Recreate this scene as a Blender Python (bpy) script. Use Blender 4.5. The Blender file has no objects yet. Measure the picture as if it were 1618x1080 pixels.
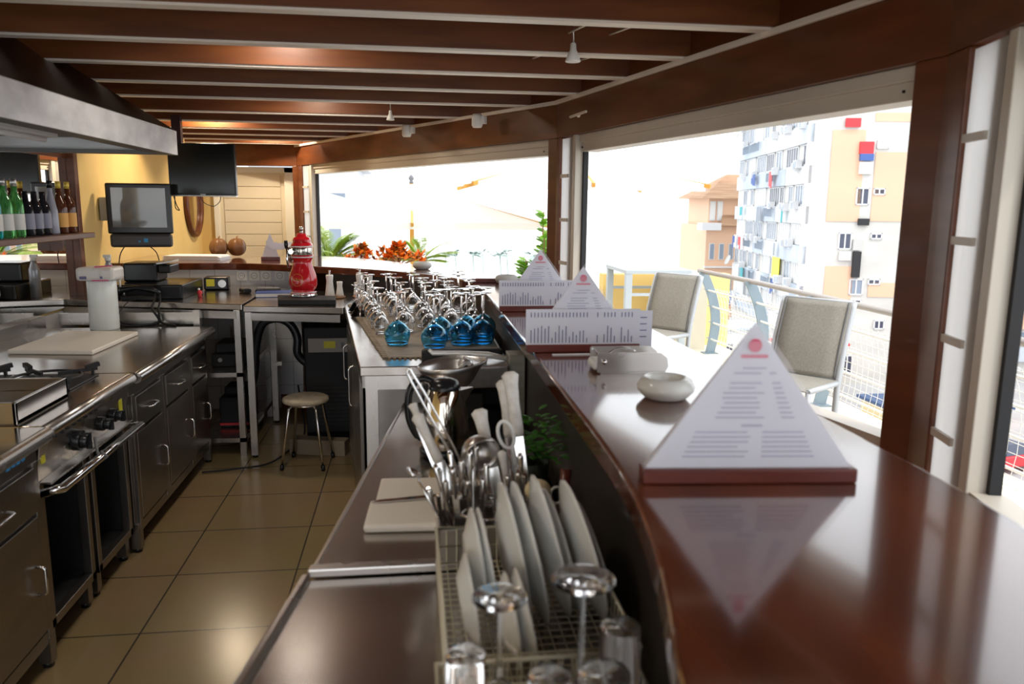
import bpy, bmesh, math, random
from mathutils import Vector, Matrix
random.seed(7)
PI=math.pi
SC=bpy.context.scene; COL=SC.collection
# ---------------------------------------------------------------- camera, sky, sun, exposure
FPX=1225.0; PITCH=math.radians(9.9); ROLL=0.010; CAMZ=1.72
YAW=math.atan(164*math.cos(PITCH)/FPX)
fw=Vector((math.sin(YAW)*math.cos(PITCH),math.cos(YAW)*math.cos(PITCH),-math.sin(PITCH)))
rt=Vector((math.cos(YAW),-math.sin(YAW),0)); up=rt.cross(fw)
r2=math.cos(ROLL)*rt+math.sin(ROLL)*up; u2=math.cos(ROLL)*up-math.sin(ROLL)*rt
cam=bpy.data.objects.new('camera',bpy.data.cameras.new('camera')); COL.objects.link(cam)
m=Matrix.Identity(4)
for i in range(3):
    m[i][0]=r2[i]; m[i][1]=u2[i]; m[i][2]=-fw[i]
m[2][3]=CAMZ
cam.matrix_world=m
cam.data.sensor_width=36; cam.data.lens=FPX*36/1618; cam.data.clip_start=.05; cam.data.clip_end=3000
cam.data.dof.use_dof=True; cam.data.dof.focus_distance=5.5; cam.data.dof.aperture_fstop=3.6
SC.camera=cam
SC.view_settings.view_transform='Standard'; SC.view_settings.look='None'
SC.view_settings.gamma=1; SC.view_settings.use_curve_mapping=False
SC.view_settings.exposure=0.62
w=bpy.data.worlds.new('sky'); SC.world=w; w.use_nodes=True
bg=w.node_tree.nodes['Background']; bg.inputs[0].default_value=(.93,.965,1,1); bg.inputs[1].default_value=1.6
sd=bpy.data.lights.new('sun','SUN'); sd.energy=0.9; sd.angle=math.radians(3); sd.color=(1,.95,.86)
sun=bpy.data.objects.new('sun',sd); COL.objects.link(sun)
sun.rotation_euler=Vector((-.35,.55,-1.0)).to_track_quat('-Z','Y').to_euler()

# ---------------------------------------------------------------- materials
MATS={}
def mat(name,col,rough=.5,metal=0,spec=.5,coat=0,trans=0,ior=1.45,noise=None,bump=0,emit=None,alpha=1,sheen=0,trl=0):
    if name in MATS: return MATS[name]
    M=bpy.data.materials.new(name); M.use_nodes=True; nt=M.node_tree; b=nt.nodes['Principled BSDF']
    b.inputs['Base Color'].default_value=(*col,1); b.inputs['Roughness'].default_value=rough
    b.inputs['Metallic'].default_value=metal; b.inputs['Specular IOR Level'].default_value=spec
    b.inputs['Coat Weight'].default_value=coat; b.inputs['Coat Roughness'].default_value=.08
    b.inputs['Transmission Weight'].default_value=trans; b.inputs['IOR'].default_value=ior
    b.inputs['Alpha'].default_value=alpha
    if emit: b.inputs['Emission Color'].default_value=(*emit[:3],1); b.inputs['Emission Strength'].default_value=emit[3]
    if noise:   # (scale xyz, colour2, detail, rough variation)
        sc,c2,det,rv=noise
        tc=nt.nodes.new('ShaderNodeTexCoord'); mp=nt.nodes.new('ShaderNodeMapping'); mp.inputs['Scale'].default_value=sc
        nz=nt.nodes.new('ShaderNodeTexNoise'); nz.inputs['Detail'].default_value=det; nz.inputs['Scale'].default_value=1
        geo=nt.nodes.new('ShaderNodeNewGeometry')
        nt.links.new(geo.outputs['Position'],mp.inputs[0]); nt.links.new(mp.outputs[0],nz.inputs['Vector'])
        mx=nt.nodes.new('ShaderNodeMix'); mx.data_type='RGBA'
        rp=nt.nodes.new('ShaderNodeMapRange'); rp.inputs[1].default_value=.32; rp.inputs[2].default_value=.68
        nt.links.new(nz.outputs[0],rp.inputs[0]); nt.links.new(rp.outputs[0],mx.inputs[0])
        mx.inputs[6].default_value=(*col,1); mx.inputs[7].default_value=(*c2,1)
        nt.links.new(mx.outputs[2],b.inputs['Base Color'])
        if rv:
            r=nt.nodes.new('ShaderNodeMapRange'); r.inputs[3].default_value=rough-rv; r.inputs[4].default_value=rough+rv
            nt.links.new(nz.outputs[0],r.inputs[0]); nt.links.new(r.outputs[0],b.inputs['Roughness'])
        if bump:
            bp=nt.nodes.new('ShaderNodeBump'); bp.inputs['Strength'].default_value=bump; bp.inputs['Distance'].default_value=.01
            nt.links.new(nz.outputs[0],bp.inputs['Height']); nt.links.new(bp.outputs[0],b.inputs['Normal'])
    if trl:
        out=nt.nodes['Material Output']; tr=nt.nodes.new('ShaderNodeBsdfTranslucent'); tr.inputs[0].default_value=(*col,1)
        ms=nt.nodes.new('ShaderNodeMixShader'); ms.inputs[0].default_value=trl
        nt.links.new(b.outputs[0],ms.inputs[1]); nt.links.new(tr.outputs[0],ms.inputs[2]); nt.links.new(ms.outputs[0],out.inputs[0])
    MATS[name]=M; return M
def tile_mat(name,c1,c2,grout,su,sv,ou,ov,ax,rough,gw=.004,mott=.0,wave=False):
    M=bpy.data.materials.new(name); M.use_nodes=True; nt=M.node_tree; b=nt.nodes['Principled BSDF']
    geo=nt.nodes.new('ShaderNodeNewGeometry'); sp=nt.nodes.new('ShaderNodeSeparateXYZ'); nt.links.new(geo.outputs['Position'],sp.inputs[0])
    cb=nt.nodes.new('ShaderNodeCombineXYZ')
    for k,(o,off) in enumerate(zip(ax,(ou,ov))):
        a=nt.nodes.new('ShaderNodeMath'); a.operation='ADD'; a.inputs[1].default_value=off
        nt.links.new(sp.outputs[o],a.inputs[0]); nt.links.new(a.outputs[0],cb.inputs[k])
    br=nt.nodes.new('ShaderNodeTexBrick'); br.offset=0; br.inputs['Scale'].default_value=1
    br.inputs['Brick Width'].default_value=su; br.inputs['Row Height'].default_value=sv; br.inputs['Mortar Size'].default_value=gw
    br.inputs['Color1'].default_value=(*c1,1); br.inputs['Color2'].default_value=(*c2,1); br.inputs['Mortar'].default_value=(*grout,1)
    br.inputs['Mortar Smooth'].default_value=.1
    nt.links.new(cb.outputs[0],br.inputs['Vector'])
    src=br.outputs[0]
    if mott:
        nz=nt.nodes.new('ShaderNodeTexNoise'); nz.inputs['Scale'].default_value=3; nz.inputs['Detail'].default_value=5
        nt.links.new(geo.outputs['Position'],nz.inputs['Vector'])
        mx=nt.nodes.new('ShaderNodeMix'); mx.data_type='RGBA'; mx.blend_type='MULTIPLY'; mx.inputs[0].default_value=mott
        nt.links.new(src,mx.inputs[6]); nt.links.new(nz.outputs[1],mx.inputs[7]); src=mx.outputs[2]
    nt.links.new(src,b.inputs['Base Color']); b.inputs['Roughness'].default_value=rough
    bp=nt.nodes.new('ShaderNodeBump'); bp.inputs['Strength'].default_value=.5; bp.inputs['Distance'].default_value=.003; bp.invert=True
    nt.links.new(br.outputs['Fac'],bp.inputs['Height']); nt.links.new(bp.outputs[0],b.inputs['Normal'])
    MATS[name]=M; return M
steel=mat('brushed steel',(.62,.59,.56),.28,1,noise=((3,3,3),(.54,.51,.48),2,.04))
steel_d=mat('cabinet steel',(.40,.37,.35),.32,1,noise=((3,3,9),(.34,.32,.30),2,.04))
steel_t=mat('worktop steel',(.56,.52,.49),.20,1,noise=((5,2,1),(.50,.465,.435),3,.04))
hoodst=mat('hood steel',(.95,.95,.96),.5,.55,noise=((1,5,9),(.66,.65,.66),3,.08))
chrome=mat('chrome',(.78,.77,.76),.10,1)
alu=mat('cast aluminium',(.68,.67,.66),.32,1,noise=((25,25,25),(.52,.51,.50),4,.06))
blackp=mat('black plastic',(.012,.013,.015),.25)
blackm=mat('matt black',(.012,.012,.014),.6)
darkin=mat('dark interior',(.02,.02,.022),.55)
ironm=mat('cast iron',(.02,.02,.022),.5)
wood=mat('mahogany',(.155,.046,.015),.34,coat=.1,noise=((6,2,14),(.10,.028,.009),5,.05))
woodb=mat('beam wood',(.19,.062,.017),.42,coat=.1,noise=((2,8,16),(.105,.030,.009),5,.06))
barw=mat('bar wood',(.16,.042,.016),.15,coat=.9,noise=((9,1.6,9),(.075,.018,.008),6,.03))
menuw=mat('menu base wood',(.15,.030,.020),.3,noise=((4,30,30),(.10,.02,.014),4,0))
yellow=mat('yellow plaster',(.82,.60,.24),.75,noise=((3,3,3),(.77,.54,.20),4,0))
cream=mat('cream paint',(.86,.80,.66),.6)
creamdoor=mat('door paint',(.74,.65,.49),.55)
alufr=mat('beige aluminium',(.58,.53,.46),.4)
railp=mat('pale channel',(.78,.70,.62),.45)
white=mat('white paint',(.85,.85,.85),.5)
whitep=mat('white plastic',(.86,.85,.82),.35)
porc=mat('porcelain',(.80,.80,.76),.18)
knifeh=mat('knife handle',(.80,.77,.72),.4,noise=((60,60,60),(.68,.63,.57),3,0))
glass=mat('clear glass',(1,1,1),.0,trans=1,ior=1.45)
blueg=mat('blue glass',(.28,.70,.93),.0,trans=1,ior=1.45)
paper=mat('paper',(.86,.86,.94),.6,trl=.25)
paperw=mat('white paper',(.88,.88,.88),.7)
ink=mat('ink',(.16,.16,.30),.7)
inkr=mat('red ink',(.70,.06,.16),.6)
red=mat('red enamel',(.62,.012,.02),.12,coat=.6)
clearp=mat('clear sleeve',(.95,.95,1),.15,alpha=.25)
mirror=mat('mirror glass',(.92,.93,.92),.01,1)
screen=mat('screen',(.012,.014,.015),.12)
leaf=mat('leaf',(.13,.34,.02),.5,noise=((6,6,6),(.28,.48,.03),3,0),trl=.25)
leafd=mat('dark leaf',(.05,.20,.02),.5,trl=.25)
palmm=mat('palm leaf',(.24,.38,.03),.5,noise=((5,5,5),(.36,.45,.05),3,0),trl=.25)
crot=mat('croton leaf',(.80,.16,.02),.45,noise=((12,12,12),(.85,.36,.03),3,0),trl=.25)
crotd=mat('croton dark leaf',(.18,.10,.03),.5)
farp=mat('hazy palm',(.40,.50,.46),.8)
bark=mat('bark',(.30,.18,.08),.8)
orangew=mat('parasol wood',(.62,.30,.05),.45)
canvas=mat('canvas',(.92,.91,.89),.8,trl=.55)
sling=mat('sling fabric',(.32,.30,.26),.75,noise=((90,90,90),(.27,.25,.21),2,0))
chairf=mat('chair frame',(.46,.48,.50),.4,metal=.2)
chaird=mat('chair piping',(.16,.16,.16),.5)
railm=mat('railing paint',(.24,.31,.36),.4)
railw=mat('railing tube',(.84,.82,.77),.35)
railh=mat('handrail',(.36,.32,.29),.35,metal=.3)
bamboo=mat('bamboo',(.40,.32,.22),.5,noise=((10,140,4),(.24,.18,.12),2,0))
boardm=mat('cutting board',(.82,.76,.67),.45)
redp=mat('red plastic',(.65,.04,.05),.4)
magenta=mat('magenta seal',(.65,.03,.20),.4)
film=mat('plastic film',(.93,.93,.92),.25,alpha=.55)
towel=mat('paper towel',(.84,.79,.74),.8)
rollm=mat('wrapped roll',(.80,.84,.80),.3,coat=.3)
stoolm=mat('stool seat',(.66,.58,.44),.5,noise=((20,20,20),(.46,.38,.27),4,0))
blue=mat('blue book',(.06,.12,.36),.5)
yel=mat('yellow sticker',(.80,.72,.05),.5)
bluem=mat('blue mark',(.05,.30,.65),.5)
coco=mat('gourd skin',(.17,.075,.025),.4,noise=((10,10,10),(.18,.08,.03),3,0))
globem=mat('globe glass',(.92,.86,.80),.3)
stone=mat('grey ceramic',(.50,.50,.48),.5)
gold=mat('gold print',(.75,.55,.10),.4,metal=.3)
concrete=mat('facade concrete',(.68,.66,.62),.8,noise=((.2,.2,.5),(.52,.51,.48),6,0))
peach=mat('facade peach',(.74,.48,.33),.8,noise=((.2,.2,.5),(.69,.45,.31),4,0))
bluewh=mat('facade blue white',(.58,.62,.67),.8,noise=((.3,.3,.5),(.38,.44,.51),5,0))
facwh=mat('facade white',(.66,.66,.66),.8)
winm=mat('window glass dark',(.07,.08,.12),.2)
winm2=mat('window glass pale',(.24,.29,.36),.2)
winb=mat('window blind',(.70,.70,.68),.6)
rooft=mat('roof tile',(.34,.19,.11),.8,noise=((.4,.4,11),(.46,.30,.19),2,0))
asph=mat('asphalt',(.45,.45,.46),.9,noise=((.3,.3,.3),(.35,.35,.36),3,0))
seam=mat('sea',(.80,.84,.86),.5)
tealg=mat('teal liquid glass',(.03,.42,.45),.05,trans=.6,ior=1.4)
greeng=mat('green bottle glass',(.20,.75,.22),.05,trans=.75,ior=1.4)
blackg=mat('black bottle glass',(.015,.015,.02),.08)
clearb=mat('pale bottle glass',(.45,.46,.55),.15,trans=.3)
browng=mat('brown bottle glass',(.10,.03,.015),.08)
capm=mat('bottle cap silver',(.6,.6,.58),.3,metal=.8)
labelw=mat('bottle label',(.85,.83,.78),.5)
labelo=mat('orange label',(.80,.42,.10),.5)
labelg=mat('label slate',(.28,.28,.36),.4)
floor_m=tile_mat('floor tile',(.35,.255,.13),(.32,.23,.115),(.07,.055,.04),.55,.51,1.106+5.5,-3.573+10.2,(0,1),.22,.004,.25)
wtile=tile_mat('white wall tile',(.70,.70,.72),(.66,.66,.68),(.42,.42,.42),.2,.2,10,10,(0,2),.2,.003)
wtile2=tile_mat('white wall tile side',(.70,.70,.72),(.66,.66,.68),(.42,.42,.42),.2,.2,10,10,(1,2),.2,.003)
decki=tile_mat('terrace tile',(.74,.70,.62),(.72,.68,.60),(.5,.47,.42),.4,.4,10,10,(0,1),.6,.005)
# ---------------------------------------------------------------- mesh helpers
def basis(d):
    d=d.normalized(); a=Vector((0,0,1)) if abs(d.z)<.95 else Vector((1,0,0))
    u=d.cross(a).normalized(); return u,d.cross(u)
class MB:
    def __init__(s): s.v=[]; s.f=[]; s.sm=[]
    def add(s,vs,fs,smooth=False):
        o=len(s.v); s.v+= [tuple(v) for v in vs]; s.f+=[tuple(i+o for i in f) for f in fs]; s.sm+=[smooth]*len(fs); return s
    def box(s,x0,x1,y0,y1,z0,z1):
        return s.add([(x0,y0,z0),(x1,y0,z0),(x1,y1,z0),(x0,y1,z0),(x0,y0,z1),(x1,y0,z1),(x1,y1,z1),(x0,y1,z1)],
          [(0,3,2,1),(4,5,6,7),(0,1,5,4),(1,2,6,5),(2,3,7,6),(3,0,4,7)])
    def obox(s,c,ex,ey,ez):   # centre and three half-extent vectors
        c=Vector(c); ex=Vector(ex);ey=Vector(ey);ez=Vector(ez)
        vs=[c+a*ex+b*ey+d*ez for d in(-1,1) for a,b in((-1,-1),(1,-1),(1,1),(-1,1))]
        return s.add(vs,[(0,3,2,1),(4,5,6,7),(0,1,5,4),(1,2,6,5),(2,3,7,6),(3,0,4,7)])
    def bar(s,p0,p1,w,h,upv=(0,0,1)):   # rectangular bar
        p0=Vector(p0);p1=Vector(p1);d=(p1-p0); u=d.cross(Vector(upv)).normalized(); v=u.cross(d).normalized()
        return s.obox((p0+p1)/2,d/2,u*w/2,v*h/2)
    def prism(s,poly,z0,z1):
        n=len(poly); vs=[(x,y,z0) for x,y in poly]+[(x,y,z1) for x,y in poly]
        a=sum(poly[i][0]*poly[(i+1)%n][1]-poly[(i+1)%n][0]*poly[i][1] for i in range(n))
        fs=[tuple(range(n))[::-1],tuple(range(n,2*n))]+[(i,(i+1)%n,(i+1)%n+n,i+n) for i in range(n)]
        if a<0: fs=[f[::-1] for f in fs]
        return s.add(vs,fs)
    def tube(s,pts,r,n=8,cap=True,closed=False):
        pts=[Vector(p) for p in pts]; rs=r if isinstance(r,(list,tuple)) else [r]*len(pts); vs=[];fs=[]
        L=len(pts); pu=None
        for i,p in enumerate(pts):
            d=(pts[(i+1)%L]-pts[i-1]) if closed else (pts[min(i+1,L-1)]-pts[max(i-1,0)])
            if d.length<1e-9: d=Vector((0,0,1))
            if pu is None: u,v=basis(d)
            else:
                d.normalize(); u=(pu-d*pu.dot(d)); u=u.normalized() if u.length>1e-6 else basis(d)[0]; v=d.cross(u)
            pu=u
            for k in range(n): a=2*PI*k/n; vs.append(p+(u*math.cos(a)+v*math.sin(a))*rs[i])
        for i in range(L if closed else L-1):
            for k in range(n):
                a=i*n+k;b=i*n+(k+1)%n;c=((i+1)%L)*n+(k+1)%n;d2=((i+1)%L)*n+k; fs.append((a,b,c,d2))
        s.add(vs,fs,True)
        if cap and not closed: s.add([],[]); o=len(s.v)-len(vs); s.f+=[tuple(o+k for k in range(n))[::-1],tuple(o+(L-1)*n+k for k in range(n))]; s.sm+=[False]*2
        return s
    def cyl(s,p0,p1,r0,r1=None,n=16): return s.tube([p0,p1],[r0,r0 if r1 is None else r1],n)
    def lathe(s,prof,c=(0,0,0),n=24,M=None,smooth=True):  # prof [(r,z)] ; open ends at r=0 closed by poles
        vs=[];fs=[];c=Vector(c)
        for r,z in prof:
            for k in range(n): a=2*PI*k/n; vs.append(Vector((max(r,1e-5)*math.cos(a),max(r,1e-5)*math.sin(a),z)))
        for i in range(len(prof)-1):
            for k in range(n): fs.append((i*n+k,i*n+(k+1)%n,(i+1)*n+(k+1)%n,(i+1)*n+k))
        if M: vs=[M@v for v in vs]
        vs=[v+c for v in vs]
        return s.add(vs,fs,smooth)
    def sphere(s,c,r,n=12,sc=(1,1,1)):
        prof=[(math.sin(PI*i/n)*r,-math.cos(PI*i/n)*r) for i in range(n+1)]
        return s.lathe(prof,c,2*n,Matrix.Diagonal(Vector(sc)))
    def leafq(s,p,d,l,wd,bend=.2,upv=None):
        p=Vector(p);d=Vector(d).normalized(); u=basis(d)[0] if upv is None else Vector(upv).cross(d).normalized(); nn=d.cross(u)
        pts=[p,p+d*l*.3+u*wd*.42+nn*l*bend*.1,p+d*l*.68+u*wd*.5+nn*l*bend*.4,p+d*l+nn*l*bend,p+d*l*.68-u*wd*.5+nn*l*bend*.4,p+d*l*.3-u*wd*.42+nn*l*bend*.1,p+d*l*.3+nn*l*bend*.02,p+d*l*.68+nn*l*bend*.3]
        return s.add(pts,[(0,1,6),(1,2,7,6),(2,3,7),(0,6,5),(6,7,4,5),(7,3,4)])
    def build(s,name,material,parent=None,bevel=0,world=False,solid=0):
        me=bpy.data.meshes.new(name)
        vs=s.v
        if world and parent is not None:
            inv=PM[parent.name].inverted(); vs=[inv@Vector(v) for v in vs]
        me.from_pydata([tuple(v) for v in vs],[],s.f)
        me.polygons.foreach_set('use_smooth',s.sm); me.materials.append(material); me.update()
        o=bpy.data.objects.new(name,me); COL.objects.link(o)
        if parent is not None: o.parent=parent
        if solid:
            md=o.modifiers.new('s','SOLIDIFY'); md.thickness=solid; md.offset=0
        if bevel:
            md=o.modifiers.new('b','BEVEL'); md.width=bevel; md.segments=2; md.limit_method='ANGLE'; md.angle_limit=math.radians(40)
        PM[o.name]=(PM[parent.name] if parent is not None else Matrix.Identity(4))
        return o
PM={}
def tag(o,label,cat,group=None,kind=None):
    if label: o['label']=label
    if cat: o['category']=cat
    if group: o['group']=group
    if kind: o['kind']=kind
    return o
def thing(name,label,cat,loc=(0,0,0),rz=0,group=None):
    o=bpy.data.objects.new(name,None); COL.objects.link(o); o.location=loc; o.rotation_euler=(0,0,rz); o.empty_display_size=.1
    PM[o.name]=Matrix.Translation(loc)@Matrix.Rotation(rz,4,'Z'); return tag(o,label,cat,group)
def struct(name,mb,material,parent=None,bevel=0):
    o=mb.build(name,material,parent,bevel)
    if parent is None: o['kind']='structure'
    return o
def dup(root,loc,rz=0,label=None,group=None,sc=None):
    r=root.copy(); COL.objects.link(r); r.location=loc; r.rotation_euler=(0,0,rz)
    if sc: r.scale=(sc,sc,sc)
    if label: r['label']=label
    if group: r['group']=group
    for ch in root.children:
        c=ch.copy(); COL.objects.link(c); c.parent=r
        for g in ch.children:
            d=g.copy(); COL.objects.link(d); d.parent=c
    return r
def text(name,body,size,material,parent,M,ext=.0005):
    cu=bpy.data.curves.new(name,'FONT'); cu.body=body; cu.size=size; cu.extrude=ext; cu.align_x='CENTER'; cu.align_y='CENTER'
    t=bpy.data.objects.new(name+'_c',cu); COL.objects.link(t)
    bpy.context.view_layer.update()
    me=bpy.data.meshes.new_from_object(t.evaluated_get(bpy.context.evaluated_depsgraph_get()))
    bpy.data.objects.remove(t); me.transform(M); me.materials.clear(); me.materials.append(material)
    o=bpy.data.objects.new(name,me); COL.objects.link(o); o.parent=parent; return o
def lerp(a,b,t): return a+(b-a)*t
def catmull(P,n=6):
    out=[]
    for i in range(len(P)-1):
        p0=Vector(P[max(i-1,0)]);p1=Vector(P[i]);p2=Vector(P[i+1]);p3=Vector(P[min(i+2,len(P)-1)])
        for k in range(n):
            t=k/n; out.append(.5*((2*p1)+(p2-p0)*t+(2*p0-5*p1+4*p2-p3)*t*t+(3*p1-p0-3*p2+p3)*t**3))
    out.append(Vector(P[-1])); return out

# ================================================================ SETTING
struct('floor',MB().box(-2.4,1.9,-2.2,9.6,-.08,0),floor_m)
BARZ=1.24
# ceiling boards and left wall
struct('ceiling',MB().prism([(-2.4,-2.2),(1.2,-2.2),(1.2,0),(1.62,2.1),(1.05,5.05),(-1.2,9.5),(-2.4,9.6)],2.60,2.66),woodb)
struct('wall_left',MB().box(-2.5,-2.4,-2.2,9.6,0,2.6),yellow)
wt=struct('wall_left_tiles',MB().box(-2.4,-2.385,-2.2,5.9,0,.98),wtile2)
struct('wall_back',MB().box(-2.4,-2.24,9.5,9.6,0,2.6).box(-2.24,-1.2,9.5,9.6,2.17,2.6),yellow)
# door
d1=struct('door_1',MB().box(-2.2,-1.42,9.50,9.54,.03,2.08),creamdoor)
mb=MB()
for k in range(14): mb.box(-2.13,-1.49,9.485,9.502,.14+k*.137,.14+k*.137+.131)
mb.build('door_panel',creamdoor,d1,.004)
MB().box(-2.24,-2.18,9.45,9.56,0,2.14).box(-1.44,-1.26,9.45,9.56,0,2.14).box(-2.24,-1.26,9.45,9.56,2.08,2.14).build('door_frame',cream,d1,.004)
MB().cyl((-1.49,9.48,1.12),(-1.49,9.43,1.12),.012).cyl((-1.49,9.43,1.12),(-1.62,9.43,1.12),.011).build('door_handle',alu,d1)
MB().box(-1.68,-1.61,9.47,9.485,1.2,1.3).build('sign_plate',stone,d1)
# polygon of the glazed front
A=Vector((1.5,2.1));B=Vector((.93,4.98));Cc=Vector((-1.26,9.2));D=Vector((.99,0));E2=Vector((.2,-2.1))
pts=[Vector((-2.24,9.42)),Cc,B,A,D,E2]
def offs(P,i):
    ds=[]
    for a,b in((i-1,i),(i,i+1)):
        if a>=0 and b<len(P): d=(P[b]-P[a]).normalized(); ds.append(Vector((-d.y,d.x)))
    n=sum(ds,Vector((0,0))); n.normalize(); k=1/max(n.dot(ds[0]),.3); return n*k
def strip(P,z0,z1,w,o0=0):
    mb=MB(); N=[offs(P,i) for i in range(len(P))]
    for i in range(len(P)-1):
        a,b=P[i],P[i+1]; na,nb=N[i],N[i+1]
        q=[a+na*o0,b+nb*o0,b+nb*(o0+w),a+na*(o0+w)]
        mb.prism([(p.x,p.y) for p in q],z0,z1)
    return mb
struct('trim_1',strip(pts,2.15,2.60,.14),wood)                                  # timber header
struct('trim_2',strip(pts[1:],2.352,2.376,-.02,-.003),railp,bevel=.003)                # pale channel on the header
def post(P,dirs,s,name):
    # pentagonal timber post wrapped round a corner of the header
    P=Vector(P); poly=[P]
    d0,d1=[Vector(d).normalized() for d in dirs]
    n0=Vector((d0.y,-d0.x)); n1=Vector((-d1.y,d1.x))
    a=P+d0*s[0]; b=P+d1*s[1]
    mb=MB(); mb.prism([(P.x,P.y),(a.x,a.y),(a+n0*.12).to_tuple(),(P+(n0+n1)*.11).to_tuple(),(b+n1*.12).to_tuple(),(b.x,b.y)],0,2.15)
    return struct(name,mb,wood,bevel=.006)
post(A,(B-A,D-A),(.115,.13),'trim_3')
post(B,(Cc-B,A-B),(.09,.045),'trim_4')
post(Cc,(Vector((-1,.2)),B-Cc),(.05,.16),'trim_5')
post(D,(A-D,E2-D),(.1,.1),'trim_6')
MB2=MB(); MB2.box(-2.384,-2.325,5.905,5.97,.93,2.6); struct('trim_7',MB2,wood,bevel=.004)
# windows: aluminium frame, roller shutter box, slatted side panel
def window(n,P,Q,s0,s1,rung=(.42,.9)):
    """P..Q along the header; the side panel stands at the P end from s0 to s1"""
    d=(Q-P); L=d.length; d.normalize(); nn=Vector((-d.y,d.x))
    if nn.dot(Vector((1,.3)))<0: nn=-nn
    def q(s,o): v=P+d*s+nn*o; return (v.x,v.y)
    wobj=struct('window_%d'%n,MB().prism([q(s1-.13*0,.02),q(L-.1,.02),q(L-.1,.10),q(s1,.10)],.95,1.0),alufr)
    sb=MB().prism([q(s1,.05),q(L-.06,.05),q(L-.06,.16),q(s1,.16)],2.05,2.15).prism([q(s1,.035),q(L-.06,.035),q(L-.06,.06),q(s1,.06)],2.105,2.15)
    b=sb.build('shutter_box',alufr,wobj,.004)
    MB().prism([q(s1+.01,.045),q(s1+.02,.045),q(s1+.02,.05),q(s1+.01,.05)],2.07,2.08).prism([q(L-.2,.045),q(L-.192,.045),q(L-.192,.05),q(L-.2,.05)],2.075,2.083).build('screw',blackm,b)
    MB().prism([q(s1-.045,.01),q(s1,.01),q(s1,.10),q(s1-.045,.10)],0,2.15).prism([q(s1-.105,.03),q(s1-.06,.03),q(s1-.06,.10),q(s1-.105,.10)],0,2.15).prism([q(s1-.06,.05),q(s1-.045,.05),q(s1-.045,.1),q(s1-.06,.1)],0,2.15).build('window_frame',alufr,wobj,.004)
    MB().prism([q(s1,.06),q(s1+.018,.06),q(s1+.018,.09),q(s1,.09)],0,2.05).build('gasket',blackm,wobj)
    MB().prism([q(s0,.015),q(s1-.046,.015),q(s1-.046,.02),q(s0,.02)],.3,2.14).build('side_panel',mat('translucent panel',(.88,.88,.88),.6,trl=.8),wobj)
    r=MB()
    for k in range(7):
        z=.55+k*.27; r.prism([q(s0-.0,.004),q(s1-.104,.004),q(s1-.104,.0148),q(s0-.0,.0148)],z,z+.022)
    r.build('rung',alufr,wobj)
    MB().prism([q(L-.08,.03),q(L-.045,.03),q(L-.045,.08),q(L-.08,.08)],0,2.05).build('end_frame',alufr,wobj)
window(1,Cc,B,.16,.42)
window(2,B,A,.06,.28)
window(3,A,D,.13,.355)
window(4,D,E2,.13,.355)
# ceiling beams
for k,y in enumerate((-.2,.4,1.0,1.62,2.24,2.85,3.45,4.02,4.62,5.23,6.02,6.68,7.3,7.9,8.5,9.0)):
    def xe(y):
        for p,q in((pts[1],pts[2]),(pts[2],pts[3]),(pts[3],pts[4]),(pts[4],pts[5])):
            if (p.y-y)*(q.y-y)<=0: return p.x+(q.x-p.x)*(y-p.y)/(q.y-p.y)
        return -1.2
    x1=xe(y)+.0
    words=['nearest the hood end','']
    o=thing('ceiling_beam',None,'beam',(0,y,2.38),0,'timber ceiling beams')
    nm=['behind the camera' for _ in range(5)]
    bm_=MB().box(-2.4,x1,0,.085,0,.22).build('timber',woodb,o)
    MB().box(-2.4,x1-.01,.012,.073,-.010,-.0005).build('pale_channel',railp,o)
    ords={5:'varnished timber ceiling beam crossing at the very top edge of the photo',6:'varnished timber ceiling beam with two slanting wires in front of it, second below the top edge',7:'varnished timber ceiling beam that the front spot bulb hangs beside',8:'timber ceiling beam just beyond the front spot bulb',9:'timber ceiling beam meeting the header above the middle post',10:'timber ceiling beam meeting the header beside the right white speaker',11:'timber ceiling beam near the far spot bulb and left white speaker',12:'thin looking far ceiling beam level with the globe lamp',13:'far ceiling beam just past the globe lamp',14:'far ceiling beam above the hanging television',15:'farthest ceiling beam close to the louvred door'}
    o['label']=ords.get(k,'timber ceiling beam overhead behind the camera')
    if k<5:
        o['group']='timber ceiling beams overhead'
# ================================================================ BAR
inner=[(.20,.2),(.25,.55),(.275,.72),(.33,.95),(.375,1.25),(.39,1.55),(.395,1.9),(.405,2.5),(.415,3.4),(.42,4.3),(.405,4.8),(.34,5.15),(.2,5.42),(.03,5.65),(-.3,5.98),(-.75,6.3),(-1.1,6.5),(-1.42,6.62),(-2.0,6.62),(-2.4,6.62)]
outer=[(.72,.2),(.84,.6),(.93,.95),(.955,1.2),(.96,1.5),(.965,2.0),(.97,2.9),(.96,3.6),(.92,4.2),(.86,4.75),(.74,5.2),(.5,5.65),(.15,6.3),(-.2,6.92),(-.55,7.35),(-.95,7.62),(-1.35,7.72),(-1.8,7.75),(-2.1,7.75),(-2.4,7.75)]
inn=[tuple(p) for p in catmull([Vector(p) for p in inner],3)]; out_=[tuple(p) for p in catmull([Vector(p) for p in outer],3)]
bt=thing('bar_counter','long curved dark red varnished wooden bar top along the windows','bar counter',(0,0,0))
mb=MB()
for i in range(len(inn)-1):
    for z,fl in((BARZ,1),(BARZ-.055,0)):
        q=[(*inn[i],z),(*out_[i],z),(*out_[i+1],z),(*inn[i+1],z)]
        mb.add(q,[(0,1,2,3) if fl else (3,2,1,0)])
    for P,fl in((inn,1),(out_,0)):
        q=[(*P[i],BARZ-.055),(*P[i],BARZ),(*P[i+1],BARZ),(*P[i+1],BARZ-.055)]
        mb.add(q,[(0,1,2,3) if fl else (3,2,1,0)])
mb.add([(*inn[0],BARZ-.055),(*out_[0],BARZ-.055),(*out_[0],BARZ),(*inn[0],BARZ)],[(0,1,2,3)])
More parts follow.
